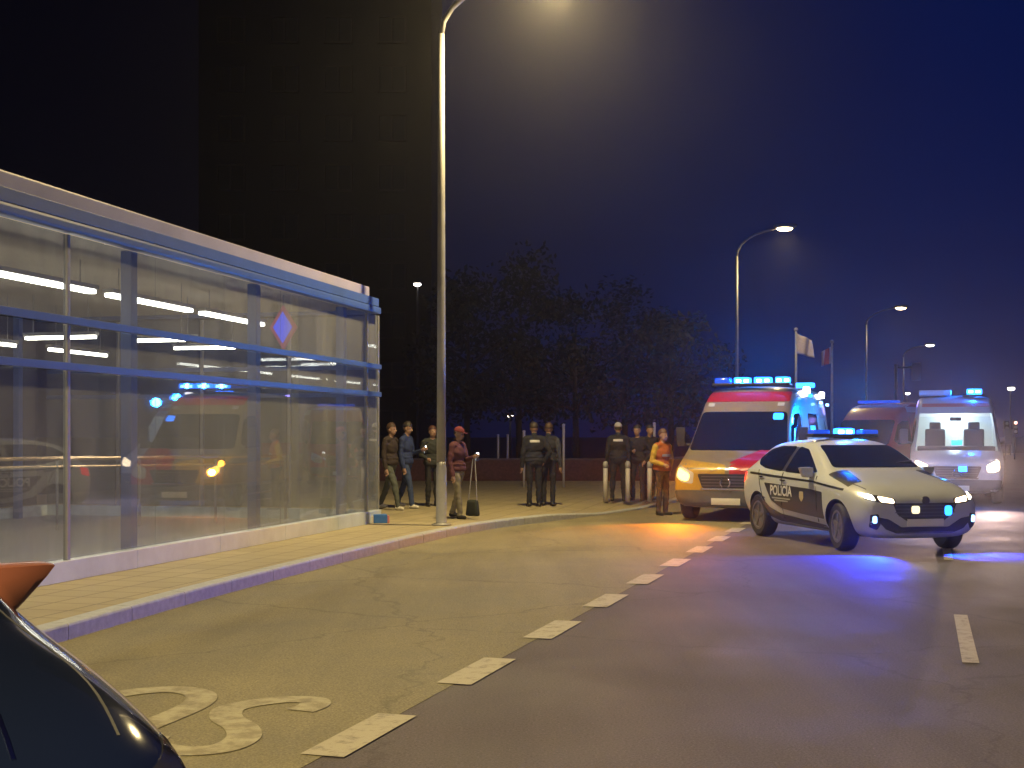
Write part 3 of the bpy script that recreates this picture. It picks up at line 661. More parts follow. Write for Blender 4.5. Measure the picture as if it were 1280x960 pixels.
    bm = bmesh.new(); lathe(bm, [(.055, -2.045), (.055, -2.02)], axis='y', n=20, c=(0, 0, .70)); obj('badge', bm, CHROME, t)
    for wx in (-.42, .10):
        bm = bmesh.new(); tube(bm, [(wx, -.80, 1.10), (wx + .28, -.70, 1.165), (wx + .5, -.66, 1.19)], .010, 6); obj('wiper', bm, PLASTIC, t)
    lb = dome('light_bar', t, (0, .25, 1.545), (1.06, .24, .055), PLASTIC, .02)
    dome('beacon', lb, (.02, .23, 1.60), (.26, .2, .105), BEACON, .04)
    for q in (-.065, .065): dome('bulb', lb, (.02 + q, .19, 1.60), (.08, .05, .055), BULB, .015)
    dome('beacon', lb, (-.38, .24, 1.595), (.26, .2, .07), BLUED, .025); dome('beacon', lb, (.40, .24, 1.595), (.26, .2, .07), BLUED, .025)
    bm = bmesh.new(); tube(bm, [(.3, 1.3, 1.45), (.3, 1.42, 1.78)], [.006, .003], 6); obj('aerial', bm, PLASTIC, t)
    for x in (-.77, .77): wheel(t, x, -1.29, .325, .22, R(-8)); wheel(t, x, 1.29, .325, .22)
    light('beacon_light', 'POINT', (.02, .23, 1.605), 170, (.006, .23, 1.0), t, .08)
    for x in (-.75, .75):
        l = light('dipped_light', 'SPOT', (x * .85, -2.12, .66), 60, (1, .9, .75), t, .05, None, R(70), .8); aim(l, (0, -1, -.14))
    for x in (.33, -.72, .72):
        l = light('strobe_light', 'SPOT', (x, -2.18, .36), (820 if x < 0 else 520), (.004, .03, 1.0), t, .04, None, R(108 if x < 0 else 92), .7); aim(l, (x * 1.2 if x > 0 else -1.9, -1, -1.6 if x > 0 else -1.5))
    return t
patrol_car()

# ---- tall van shape shared by the ambulances and the red van
VAN = [(-2.93, .36, .78, .82, .56, .80, .78, .70, .90, .01), (-2.90, .27, .88, .93, .56, .90, .80, .78, .96, .02), (-2.74, .24, .94, .99, .60, .97, .92, .84, 1.06, .03),
       (-2.40, .24, .96, 1.01, .64, 1.0, 1.02, .86, 1.15, .04), (-2.12, .24, .97, 1.02, .66, 1.01, 1.12, .86, 1.23, .05), (-1.95, .24, .97, 1.02, .68, 1.01, 1.18, .87, 1.36, .06),
       (-1.55, .24, .97, 1.02, .70, 1.01, 1.24, .86, 1.76, .08), (-1.22, .24, .97, 1.02, .70, 1.01, 1.28, .84, 2.06, .08), (-.98, .24, .97, 1.02, .70, 1.01, 1.30, .83, 2.27, .08),
       (-.62, .24, .97, 1.02, .70, 1.01, 1.32, .84, 2.42, .06), (.1, .24, .97, 1.02, .70, 1.01, 1.34, .87, 2.48, .05), (1.2, .24, .97, 1.02, .70, 1.01, 1.34, .87, 2.49, .05),
       (2.4, .24, .97, 1.02, .70, 1.01, 1.34, .87, 2.48, .05), (2.84, .26, .97, 1.01, .70, 1.0, 1.34, .86, 2.46, .04), (2.92, .30, .93, .98, .72, .97, 1.34, .83, 2.42, .03), (2.95, .36, .88, .92, .74, .91, 1.34, .78, 2.36, .02)]
WSCREEN = [(-.90, 1.27), (.90, 1.27), (.80, 1.99), (-.80, 1.99)]
def van(name, label, cat, loc, rz, paint, cabin=False):
    t = thing(name, label, cat, loc, rz)
    cav = None
    if cabin:
        cb = bmesh.new(); a = [cb.verts.new((x, -3.2, z)) for x, z in WSCREEN]
        f = [cb.verts.new((x * 1.0, -.3, z)) for x, z in ((-.90, 1.05), (.90, 1.05), (.80, 2.1), (-.80, 2.1))]
        cb.faces.new(a[::-1]); cb.faces.new(f)
        for i in range(4): cb.faces.new((a[i], f[i], f[(i + 1) % 4], a[(i + 1) % 4]))
        bmesh.ops.recalc_face_normals(cb, faces=cb.faces[:])
        cav = bpy.data.meshes.new('cav'); cb.to_mesh(cav); cb.free(); cav.materials.append(mat('cabin_lining', (0.6, 0.6, 0.58), 0.6))
    body, b = loft_body('body', VAN, paint, t, (-1.95, 1.72), 0.40, 0.62, cav)
    for x in (-.88, .88): wheel(t, x, -1.95, .36, .24); wheel(t, x, 1.72, .36, .24)
    for ax, s in (('R', -1), ('L', 1)):
        decal('cab_window', b, ax, [(-1.70, 1.38), (-1.28, 1.86), (-1.0, 1.96), (-.62, 1.97), (-.58, 1.30), (-1.5, 1.28)], CARGLASS, t, rounded=.06)
        mirror(t, s * .97, -1.62, 1.52, s, PLASTIC, (.09, .12, .36), .10, .1)
        decal('cab_door_gap', b, ax, [(-.50, .5), (-.488, .5), (-.488, 2.1), (-.50, 2.1)], PLASTIC, t, off=.003)
        decal('sill_trim', b, ax, [(-1.45, .48), (1.25, .48), (1.25, .34), (-1.45, .34)], PLASTIC, t, off=.012)
        decal('rear_trim', b, ax, [(2.2, .52), (2.86, .52), (2.86, .34), (2.2, .34)], PLASTIC, t, off=.012)
    if not cabin: decal('windscreen', b, 'F', WSCREEN, CARGLASS, t, rounded=.08)
    bp = decal('bumper', b, 'F', [(-.93, .56), (.93, .56), (.90, .29), (-.90, .29)], GREYPL, t, off=.018, rounded=.05)
    gr = decal('grille', b, 'F', [(-.52, .86), (.52, .86), (.42, .60), (-.42, .60)], PLASTIC, t, off=.012, rounded=.05)
    for k in range(4): decal('grille_bar', b, 'F', [(-.44, .82 - k * .055), (.44, .82 - k * .055), (.44, .805 - k * .055), (-.44, .805 - k * .055)], GREYPL, gr, off=.02)
    decal('grille_trim', b, 'F', [(-.46, .605), (.46, .605), (.44, .575), (-.44, .575)], CHROME, gr, off=.02)
    decal('number_plate', b, 'F', [(-.26, .43), (.26, .43), (.26, .325), (-.26, .325)], PLATE, t, off=.03)
    for s in (-1, 1):
        bm = bmesh.new(); tube(bm, [(s * .05, -2.99, .79), (s * .085, -2.99, .73), (s * .085, -2.99, .68), (s * .05, -2.99, .63)], .013, 8)
        obj('emblem_bar', bm, CHROME, gr, True)
    return t, b
# yellow ambulance
A1, b = van('ambulance', 'tall yellow and white ambulance with red bonnet flash and blue roof lights', 'ambulance', (4.89, 25.42, 0), R(-22), mat('pale_yellow_paint', (0.21, 0.18, 0.12), 0.32, coat=.4, var=.08, vscale=2))
decal('bonnet_flash', b, 'T', [(.02, -2.80), (.94, -2.80), (.97, -1.98), (.50, -2.04)], REDP, A1, rounded=.04)
decal('front_flash', b, 'F', [(.06, 1.02), (.95, 1.16), (.95, .57), (.06, .57)], REDP, A1, off=.006, rounded=.03)
decal('front_flash', b, 'F', [(-.95, 1.12), (-.02, 1.02), (-.02, .57), (-.95, .57)], YELP, A1, off=.006, rounded=.03)
for wx in (-.35, .40):
    bm = bmesh.new(); tube(bm, [(wx, -2.10, 1.27), (wx + .28, -2.0, 1.33), (wx + .48, -1.93, 1.36)], .012, 6); obj('wiper', bm, PLASTIC, A1)
decal('roof_flash', b, 'F', [(-.78, 2.38), (.78, 2.38), (.80, 2.19), (-.80, 2.19)], REDP, A1, rounded=.03)
decal('lower_panel', b, 'R', [(-2.80, .95), (2.86, 1.10), (2.86, .56), (-2.8, .56)], YELP, A1, off=.004)
decal('lower_panel', b, 'L', [(-2.80, .95), (2.86, 1.10), (2.86, .56), (-2.8, .56)], YELP, A1, off=.004)
decal('side_band', b, 'R', [(-.45, 1.38), (2.86, 1.38), (2.86, 1.12), (-.45, 1.06)], REDP, A1, off=.006); decal('side_band', b, 'L', [(-.45, 1.38), (2.86, 1.38), (2.86, 1.12), (-.45, 1.06)], REDP, A1, off=.006)
decal('side_window', b, 'L', [(.2, 1.55), (1.3, 1.55), (1.3, 1.98), (.2, 1.98)], CARGLASS, A1, rounded=.06)
for s in (-1, 1):
    h = decal('headlight', b, 'F', [(s * .58, .88), (s * .90, 1.02), (s * .93, .80), (s * .80, .70), (s * .60, .68)], DEADL, A1, off=.008, rounded=.04, step=.05)
    if s < 0: decal('lens', b, 'F', [(s * .66, .86), (s * .88, .96), (s * .89, .80), (s * .79, .73), (s * .68, .73)], AMBERL, h, off=.016, rounded=.05, step=.05)
    mk = decal('front_light', b, 'F', [(s * .60, 2.16), (s * .72, 2.16), (s * .72, 2.10), (s * .60, 2.10)], DEADL, A1, off=.01)
lb = dome('light_bar', A1, (0, -.62, 2.535), (1.5, .34, .05), PLASTIC, .02)
for x, w_, m_ in ((-.18, .30, BEACON), (.22, .32, BEACON), (.60, .26, BEACON), (-.56, .3, BLUED)):
    dome('beacon', lb, (x, -.62, 2.61), (w_, .28, .12), m_, .04)
    if m_ is BEACON:
        for q in (-.075, .075): dome('bulb', lb, (x + q, -.66, 2.605), (.09, .05, .06), BULB, .015)
dome('work_light', A1, (.90, .30, 2.42), (.10, .30, .18), WHITEL, .03); dome('side_beacon', A1, (1.0, .1, 2.33), (.06, .24, .07), BLUEL, .02)
dome('rear_beacon', A1, (.62, 1.9, 2.60), (.36, .26, .10), BEACON, .03); dome('work_light', A1, (.90, 2.3, 2.40), (.10, .18, .14), WHITEL, .03)
dome('side_beacon', A1, (.965, 2.65, 2.20), (.05, .18, .06), DRL, .02); dome('side_beacon', A1, (.985, 1.6, 2.22), (.05, .2, .06), DRL, .02)
decal('window_light', b, 'F', [(.56, 1.95), (.74, 1.95), (.75, 1.84), (.57, 1.84)], BLUEL, A1, off=.02, rounded=.03, step=.05)
decal('side_light', b, 'L', [(.35, 1.74), (.85, 1.74), (.85, 1.64), (.35, 1.64)], BLUEL, A1, off=.02, rounded=.03)
[light('beacon_light', 'POINT', (bx, -.62, 2.615), 420, (.006, .23, 1.0), A1, .05) for bx in (-.18, .22, .60)]; light('side_blue_light', 'POINT', (1.9, .9, 2.3), 420, (.006, .23, 1.0), A1, .1)
l = light('indicator_light', 'SPOT', (-.80, -3.02, .82), 650, (1.0, .23, .01), A1, .06, None, R(84), 1.0); aim(l, (-.02, -1, -.42))

light('indicator_glow', 'POINT', (-1.05, -3.2, 1.0), 5, (1.0, .32, .02), A1, .06)
# white ambulance with its cabin lit
A2, b = van('ambulance', 'white ambulance with lit cabin, warm headlights and one blue beacon standing furthest right', 'ambulance', (10.80, 31.25, 0), R(-18), WHITE, True)
decal('roof_band', b, 'F', [(-.74, 2.30), (.74, 2.30), (.75, 2.22), (-.75, 2.22)], mat('faint_red', (0.5, 0.18, 0.16), 0.4), A2)
wsg = decal('windscreen', b, 'F', [(-.89, 1.28), (.89, 1.28), (.79, 1.98), (-.79, 1.98)], glass_mat('windscreen_glass', (.85, .9, .92), .03, 1.0), A2, off=.004)
bm = bmesh.new(); box(bm, (0, -1.75, 1.24), (1.7, .5, .12), bev=.04); obj('dashboard', bm, PLASTIC, A2)
for x in (-.45, .42):
    bm = bmesh.new(); box(bm, (x, -.85, 1.45), (.46, .16, .5), bev=.06); box(bm, (x, -.83, 1.76), (.26, .11, .2), bev=.04); obj('seat', bm, mat('seat_fabric', (.03, .03, .04), .8), A2, True)
bm = bmesh.new(); box(bm, (0, -1.28, 1.93), (.26, .06, .09), bev=.02); obj('rear_view_mirror', bm, PLASTIC, A2)
dome('dash_light', A2, (.02, -1.70, 1.38), (.24, .08, .12), BLUEL, .03)
for s in (-1, 1):
    h = decal('headlight', b, 'F', [(s * .56, .90), (s * .88, 1.03), (s * .92, .80), (s * .80, .70), (s * .58, .70)], DEADL, A2, off=.008, rounded=.04, step=.05)
    decal('lens', b, 'F', [(s * .62, .88), (s * .87, .98), (s * .89, .80), (s * .79, .73), (s * .64, .73)], HEADW, h, off=.016, rounded=.05, step=.05)
    l = light('headlight_light', 'SPOT', (s * .76, -3.05, .86), 1300, (1.0, .66, .52), A2, .06, None, R(50), 1.0); aim(l, (0, -1, -.02))
dome('grille_light', A2, (.12, -2.99, .80), (.18, .06, .12), BLUEL, .02)
lb = dome('light_bar', A2, (.42, -.55, 2.50), (.5, .3, .05), PLASTIC, .02); dome('beacon', lb, (.44, -.55, 2.59), (.34, .26, .13), BEACON, .04)
for q in (-.08, .08): dome('bulb', lb, (.44 + q, -.60, 2.59), (.10, .05, .06), BULB, .015)
dome('roof_unit', A2, (-.45, -.2, 2.57), (.75, .7, .14), WHITE, .04)
light('cabin_light', 'POINT', (0, -.75, 2.0), 45, (.75, .95, 1.0), A2, .1); light('beacon_light', 'POINT', (.44, -.55, 2.595), 420, (.006, .23, 1.0), A2, .1)
l = light('grille_blue', 'SPOT', (.1, -3.1, .8), 60, (.05, .2, 1.0), A2, .06, None, R(130), .8); aim(l, (0, -1, -.2))

# red van between the two ambulances
RV, b = van('emergency_van', 'dark red emergency van with pale roof rim half hidden between the two ambulances', 'van', (11.2, 38.2, 0), R(-40), mat('deep_red_paint', (.42, .02, .05), .35, coat=.4))
decal('roof_rim', b, 'F', [(-.78, 2.44), (.78, 2.44), (.80, 2.36), (-.80, 2.36)], mat('pale_pink_trim', (.55, .40, .44), .4), RV, off=.01)
decal('side_rim', b, 'L', [(-.6, 2.38), (2.8, 2.38), (2.8, 2.22), (-.6, 2.22)], MATS['pale_pink_trim'], RV, off=.008)
decal('side_window', b, 'L', [(-.2, 1.35), (1.1, 1.35), (1.1, 2.05), (-.2, 2.05)], CARGLASS, RV, rounded=.06); decal('side_window', b, 'L', [(1.3, 1.35), (2.6, 1.35), (2.6, 2.05), (1.3, 2.05)], CARGLASS, RV, rounded=.06)
for s in (-1, 1): decal('headlight', b, 'F', [(s * .58, .88), (s * .90, 1.02), (s * .93, .80), (s * .80, .70), (s * .60, .68)], DEADL, RV, off=.008, rounded=.04, step=.05)
dome('light_bar', RV, (0, -.6, 2.53), (1.2, .3, .08), BLUED, .03)
light('van_fill_light', 'POINT', (1.6, -2.6, 2.6), 14, (.35, .25, 1.0), RV, .2)  # fill light added in the air to brighten the van, no fixture

# black car in the near corner
BC = thing('parked_car', 'glossy black car, reflected blue mixed into its paint, with orange red mirror cap close by on the bus lane', 'car', (-2.62, 3.93, 0), R(43))
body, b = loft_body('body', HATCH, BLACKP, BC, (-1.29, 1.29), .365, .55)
for ax, s in (('R', -1), ('L', 1)):
    hatch_side(b, BC, ax); mirror(BC, s * .86, -.34, 1.03, s, ORANGEP, (.125, .15, .175), .0, .75)
    decal('headlight', b, 'F', [(s * .80, .80), (s * .42, .72), (s * .42, .645), (s * .60, .665), (s * .78, .72)], mat('smoked_lens', (.03, .03, .035), .08, coat=1), BC, rounded=.02, step=.05)
decal('windscreen', b, 'F', [(-.66, 1.10), (.66, 1.10), (.545, 1.405), (-.545, 1.405)], CARGLASS, BC, rounded=.05)
decal('grille', b, 'F', [(-.46, .665), (.46, .665), (.40, .52), (.26, .43), (-.26, .43), (-.40, .52)], PLASTIC, BC, off=.006, rounded=.03)
decal('bonnet_gap', b, 'T', catmull([(.70, -.88), (.705, -1.2), (.69, -1.5), (.63, -1.8)], 4) + catmull([(.622, -1.8), (.682, -1.5), (.697, -1.2), (.692, -.88)], 4), PLASTIC, BC, off=.001, step=.2)
decal('bonnet_crease', b, 'T', catmull([(.40, -.90), (.43, -1.2), (.42, -1.5), (.36, -1.85)], 4) + catmull([(.350, -1.85), (.410, -1.5), (.420, -1.2), (.390, -.90)], 4), CHROME, BC, off=.003, step=.2)
for x in (-.77, .77): wheel(BC, x, -1.29, .325, .22); wheel(BC, x, 1.29, .325, .22)

# ------------------------------------------------------------------ people
SKIN = mat('skin', (0.30, 0.18, 0.13), 0.5, var=.06)
def cloth(n, c): return mat(n, c, 0.85, var=.2, vscale=14, bump=.25, bscale=30)
EYE = mat('dark_eye', (.02, .015, .012), .3); LIP = mat('lip', (.30, .12, .10), .5)
def capsule(bm, a, b, ra, rb, n=14):
    a, b = Vector(a), Vector(b); d = (b - a); L = d.length or 1e-4; d.normalize()
    q = d.to_track_quat('Z', 'Y').to_matrix()
    prof = [(ra * math.cos(t), -ra * math.sin(t)) for t in [R(x) for x in (85, 60, 30, 0)]] + [(rb * math.cos(t), L + rb * math.sin(t)) for t in [R(x) for x in (0, 30, 60, 85)]]
    c = bmesh.new(); lathe(c, prof, n=n)
    for v in c.verts: v.co = q @ v.co + a
    m = bpy.data.meshes.new('t'); c.to_mesh(m); c.free(); bm.from_mesh(m); bpy.data.meshes.remove(m)
def ellipsoid(bm, c, r, rot=None):
    g = bmesh.ops.create_uvsphere(bm, u_segments=18, v_segments=12, radius=1.0); vs = g['verts']
    M = Matrix.Translation(c) @ (rot.to_4x4() if rot else Matrix.Identity(4)) @ Matrix.Diagonal((*r, 1))
    for v in vs: v.co = M @ v.co
def person(label, loc, face, H, mats, arms, stride=0.0, lean=0.0, look=(0, 0), hair='short', haircol=(.02, .014, .01), strip=None, cap=None, group=None, stance=.10, coat=0.0, belt=False):
    """face: heading (0 looks to -y); arms: ((elbow),(hand)) offsets from each shoulder in local space; mats: jacket, trousers, shoes, sleeves"""
    s = H / 1.75
    t = thing('person', label, 'person', loc, face, group)
    bm = bmesh.new(); prims = []
    def cap_(a, b, ra, rb, m): capsule(bm, a, b, ra, rb); prims.append(('c', Vector(a), Vector(b), ra, rb, m))
    def ell(c, r, m, rot=None, paint=False):
        if not paint: ellipsoid(bm, c, r, rot)
        prims.append(('e', Vector(c), Vector(r), rot, m))
    J, T, SH, SL = mats; names = [J, T, SH, SL, SKIN, EYE, LIP]; J_, T_, SH_, SL_, SK_, EY_, LI_ = range(7)
    k = 1.0 + coat
    lf = Vector((0, -math.sin(lean), math.cos(lean)))
    hip = Vector((0, 0, .93)); sh = hip + lf * .50; nk = hip + lf * .57 + Vector((0, -.01, 0)); hd = nk + Vector((0, -.03 - math.sin(lean) * .05, .122))
    ell(hip + Vector((0, .01, .0)), (.165 * k, .118 * k, .12), T_)
    ell(hip + lf * .12, (.165 * k, .115 * k, .16), J_); ell(hip + lf * .34, (.185 * k, .125 * k, .19), J_)
    cap_(sh + Vector((-.145, 0, -.02)), sh + Vector((.145, 0, -.02)), .07 * k, .07 * k, J_)
    ell(hip + lf * .03, (.172 * k, .124 * k, .10), J_)
    cap_(sh + Vector((0, .005, 0)), hd - Vector((0, -.01, .06)), .06, .052, SK_); cap_(sh + Vector((0, .008, 0)), sh + Vector((0, .008, .055)), .078, .066, J_)
    hr = Matrix.Rotation(look[0], 3, 'Z') @ Matrix.Rotation(look[1], 3, 'X')
    def h(v): return hd + hr @ Vector(v)
    ell(h((0, .012, .03)), (.082, .100, .104), SK_, hr); ell(h((0, -.020, -.035)), (.064, .074, .080), SK_, hr)
    cap_(h((0, -.085, .012)), h((0, -.108, -.022)), .010, .015, SK_)
    for q in (-1, 1):
        ell(h((q * .078, .012, -.005)), (.012, .022, .032), SK_, hr); ell(h((q * .032, -.082, .012)), (.013, .014, .008), EY_, hr, True)
    ell(h((0, -.088, -.055)), (.024, .014, .008), LI_, hr, True)
    for q, st in ((-1, stride), (1, -stride)):
        hp = hip + Vector((q * .088, 0, -.03)); kn = Vector((q * (stance * .95), -st * .30 - .02, .50)); an = Vector((q * stance, -st * .5 + (.06 if st < 0 else 0), .085 + (.03 if st < -.2 else 0)))
        cap_(hp, kn, .088, .064, T_); cap_(kn, an + Vector((0, 0, .0)), .064, .052, T_)
        fz = an.z - .045
        cap_((an.x, an.y + .03, fz), (an.x + q * .02, an.y - .13, fz - .005), .045, .038, SH_)
    for q, (e, w) in zip((-1, 1), arms):
        s0 = sh + Vector((q * .185, 0, -.03)); el = s0 + Vector((q * e[0], e[1], e[2])); wr = s0 + Vector((q * w[0], w[1], w[2]))
        cap_(s0, el, .060 * k, .048 * k, SL_); cap_(el, wr, .048 * k, .036 * k, SL_)
        d = (wr - el).normalized(); side = d.cross(Vector((1, 0, 0))); side = side.normalized() if side.length > .1 else Vector((0, 1, 0)); pal = d.cross(side).normalized()
        cap_(wr, wr + d * .055, .030, .034, SK_); ell(wr + d * .07, (.036, .036, .04), SK_)
        for f, fl in ((-1.5, .052), (-.5, .064), (.5, .06), (1.5, .046)):
            b0 = wr + d * .095 + side * f * .020; b1 = b0 + d * fl * .6 + pal * .006 * -q; b2 = b1 + d * fl * .35 - pal * q * .022
            cap_(b0, b1, .0105, .0098, SK_); cap_(b1, b2, .0098, .0085, SK_)
        cap_(wr + d * .04 - side * .03, wr + d * .085 - side * .062, .013, .010, SK_)
    bmesh.ops.scale(bm, vec=(s, s, s), verts=bm.verts[:])
    o = obj('body', bm, names, t); rm = o.modifiers.new('r', 'REMESH'); rm.mode = 'VOXEL'; rm.voxel_size = .0095
    sm = o.modifiers.new('s', 'SMOOTH'); sm.iterations = 3; sm.factor = .5
    me = evaluated(o); o.modifiers.clear(); o.data = me
    if len(me.materials) < len(names):
        me.materials.clear()
        for m in names: me.materials.append(m)
    nf = len(me.polygons); cen = np.empty(nf * 3, np.float32); me.polygons.foreach_get('center', cen); cen = cen.reshape(-1, 3) / s
    best = np.full(nf, 1e9, np.float32); idx = np.zeros(nf, np.int32)
    for p in prims:
        if p[0] == 'c':
            a, bb = np.array(p[1]), np.array(p[2]); ab = bb - a; L2 = max(1e-9, ab @ ab); tt = np.clip(((cen - a) @ ab) / L2, 0, 1)
            dd = np.linalg.norm(cen - a - tt[:, None] * ab, axis=1) - (p[3] + (p[4] - p[3]) * tt); mi = p[5]
        else:
            q = cen - np.array(p[1])
            if p[3] is not None: q = q @ np.array(p[3])
            r = np.array(p[2]); nn = np.linalg.norm(q / r, axis=1); dd = (nn - 1) * r.min(); mi = p[4]
        ok = dd < best - (0.0 if mi not in (EY_, LI_) else -.002); best[ok] = dd[ok]; idx[ok] = mi
    me.polygons.foreach_set('material_index', idx); me.polygons.foreach_set('use_smooth', [True] * nf)
    vm = np.full(len(me.vertices), 9, np.int32)   # folds in the cloth
    for p, mi in zip(me.polygons, idx):
        for vi in p.vertices: vm[vi] = mi
    sd = Vector((loc[0] * 3.1, loc[1] * 1.7, 0)); nrm = [v.normal.copy() for v in me.vertices]
    for v, nv in zip(me.vertices, nrm):
        if vm[v.index] in (J_, T_, SL_):
            q = v.co; f = mnoise.noise(Vector((q.x * 7, q.y * 7, q.z * 17 + q.x * 8)) + sd) * .011 + mnoise.noise(Vector((q.x * 3, q.y * 3, q.z * 5)) + sd * 2) * .012
            if vm[v.index] == J_ and q.z < 1.06 * s: f += .014
            v.co = q + nv * f
    # hair or cap as a child shell
    def hs(v): return (hd + hr @ Vector(v)) * s
    if cap is None:
        hb = bmesh.new(); g = bmesh.ops.create_uvsphere(hb, u_segments=20, v_segments=14, radius=1)
        for v in g['verts']:
            x, y, z = v.co; cut = -.15 if y > -.1 else .25
            if z < cut: z = cut + (z - cut) * (.75 if hair == 'long' and y > .1 else .12)
            rr = 1 + .05 * random.uniform(-1, 1)
            v.co = hs((x * .091 * rr, .018 + y * .106 * rr, .040 + z * .114 * rr * (1.6 if hair == 'long' and z < 0 and y > 0 else 1)))
        obj('hair', hb, mat('hair_%d' % int(haircol[0] * 1000), haircol, .6, bump=.4, bscale=40), t, True)
    else:
        hb = bmesh.new(); g = bmesh.ops.create_uvsphere(hb, u_segments=20, v_segments=14, radius=1)
        for v in g['verts']:
            x, y, z = v.co; z = max(z, .10); v.co = hs((x * .093, .012 + y * .111, .042 + z * .110))
        ellipsoid(hb, hs((0, -.115, .055)), (.062 * s, .055 * s, .008 * s), hr)
        obj('cap', hb, cap, t, True)
        hb = bmesh.new(); ellipsoid(hb, hs((0, .03, .02)), (.078 * s, .085 * s, .07 * s), hr); obj('hair', hb, mat('hair_dark', (.02, .015, .012), .7), t, True)
    if strip:
        tb = bmesh.new(); tb.from_mesh(me); bv = BVHTree.FromBMesh(tb); tb.free()
        for (ax, u0, v0, wd, ht, m) in strip: decal('reflective_strip', bv, ax, [(u0 - wd / 2, v0 - ht / 2), (u0 + wd / 2, v0 - ht / 2), (u0 + wd / 2, v0 + ht / 2), (u0 - wd / 2, v0 + ht / 2)], m, t, off=.006, step=.03)
    return t, (hd * s, sh * s, s)
HANG = ((.05, .01, -.30), (.06, -.06, -.56)); BENT = ((.06, .04, -.29), (.0, -.20, -.36)); PHONE = ((.03, -.06, -.29), (-.05, -.28, -.22)); HIPS = ((.14, .05, -.26), (.02, -.02, -.46)); FOLD = ((.05, -.05, -.29), (-.13, -.20, -.25)); SWING = ((.05, .10, -.28), (.06, .12, -.54))
def wp(lp, loc, rz): return Vector(loc) + Matrix.Rotation(rz, 3, 'Z') @ Vector(lp)
NAVY = cloth('navy_uniform', (.008, .010, .020)); NAVYT = cloth('navy_trousers', (.008, .009, .016)); BOOT = mat('black_boot', (.012, .012, .012), .5)
REFL = mat('reflective_tape', (.42, .42, .44), .4)
BLUEJ = cloth('blue_jacket', (.016, .030, .10)); BROWNJ = cloth('brown_jacket', (.028, .018, .014)); MARJ = cloth('maroon_jacket', (.075, .02, .03)); DARKJ = cloth('dark_jacket', (.022, .026, .024))
GREYT = cloth('grey_trousers', (.075, .085, .07)); BLUET = cloth('blue_jeans', (.03, .05, .12)); CREAMT = cloth('cream_trousers', (.19, .17, .12)); BLACKT = cloth('black_trousers', (.015, .015, .015)); WSHOE = mat('white_shoe', (.6, .57, .48), .6)
HIVIS = cloth('orange_jacket', (.34, .085, .015)); HIVISY = cloth('yellow_sleeve', (.45, .30, .03))
KERBG = 'people watching from the pavement'; POL = 'police officers on the pavement'
person('person in brown jacket, grey trousers and white shoes nearest the pavilion corner', (-2.32, 24.4, KH), R(62), 1.64, (BROWNJ, GREYT, WSHOE, BROWNJ), (HANG, SWING), stride=.5, haircol=(.05, .025, .015), group=KERBG, coat=.1)
loc = (-2.06, 24.9, KH); rz = R(70)
_, (hd, sh, s) = person('person in blue jacket and jeans holding a lit phone beside the pavilion corner', loc, rz, 1.67, (BLUEJ, BLUET, WSHOE, BLUEJ), (HANG, PHONE), stride=.35, look=(R(-5), R(12)), group=KERBG, coat=.08)
def phone(loc, rz, hand, label):
    p = wp(hand, loc, rz); t = thing('phone', label, 'phone', p, rz, 'phones held by people')
    bm = bmesh.new(); box(bm, (0, 0, 0), (.075, .01, .15), bev=.004); obj('case', bm, PLASTIC, t)
    bm = bmesh.new(); box(bm, (0, .007, 0), (.066, .004, .135), bev=.001); obj('screen', bm, mat('lit_screen', (.5, .5, .5), .2, emit=(.7, .85, 1), es=2.5), t)
    bm = bmesh.new(); lathe(bm, [(.024, -.012), (.024, -.004)], axis='y', n=12, c=(0, 0, .04)); obj('torch', bm, mat('phone_torch', (.8, .8, .8), .2, emit=(1, .95, .9), es=30), t)
phone(loc, rz, ((.185 - .05) * s, (-.28 - .09) * s, sh.z - .03 - .20 * s), 'lit phone in the hand of the person in blue jacket')
person('person in dark clothes standing half behind the left side of the street lamp pole', (-1.60, 25.6, KH), R(25), 1.60, (DARKJ, BLACKT, BOOT, DARKJ), (BENT, HANG), group=KERBG, coat=.12, haircol=(.06, .02, .015))
loc = (-.93, 21.8, KH); rz = R(58)
_, (hd, sh, s) = person('person in maroon jacket, red cap and cream trousers just right of the lamp pole', loc, rz, 1.55, (MARJ, CREAMT, BOOT, MARJ), (HANG, PHONE), stride=.25, look=(R(8), R(14)), cap=cloth('red_cap', (.14, .02, .03)), group=KERBG, coat=.1)
phone(loc, rz, ((.185 - .05) * s, (-.28 - .09) * s, sh.z - .03 - .20 * s), 'phone with bright torch in the hand of the person in red cap')
bp = wp((.02, -.30, .16), loc, rz)
t = thing('shoulder_bag', 'dark bag on long pale straps hanging by the person in red cap', 'bag', bp, rz)
bm = bmesh.new(); box(bm, (0, 0, .03), (.10, .19, .28), bev=.045)
for v in bm.verts: v.co.y *= 1.15 - (v.co.z - .03) * 1.6
obj('bag_body', bm, cloth('bag_cloth', (.018, .024, .018)), t, True)
for q in (-1, 1):
    bm = bmesh.new(); tube(bm, [(0, q * .08, .15), (.02, q * .06, .45), (.08, .03 + q * .02, .86)], .009, 6); obj('strap', bm, mat('pale_strap', (.26, .25, .27), .6), t)
BK = R(180)
person('police officer seen from behind with pale strip across the upper back, left of a pair', (.44, 25.45, KH), BK + R(6), 1.67, (NAVY, NAVYT, BOOT, NAVY), (HIPS, HANG), strip=[('B', 0, 1.30, .19, .045, REFL)], group=POL, coat=.12, haircol=(.03, .022, .018), look=(R(-8), 0))
person('police officer standing shoulder to shoulder at the right of a pair, in paler sleeves', (.73, 25.75, KH), BK - R(14), 1.66, (NAVY, NAVYT, BOOT, cloth('grey_sleeve', (.035, .04, .06))), (HANG, ((.09, .02, -.28), (.10, -.02, -.52))), group=POL, coat=.1, haircol=(.05, .035, .03), look=(R(12), 0))
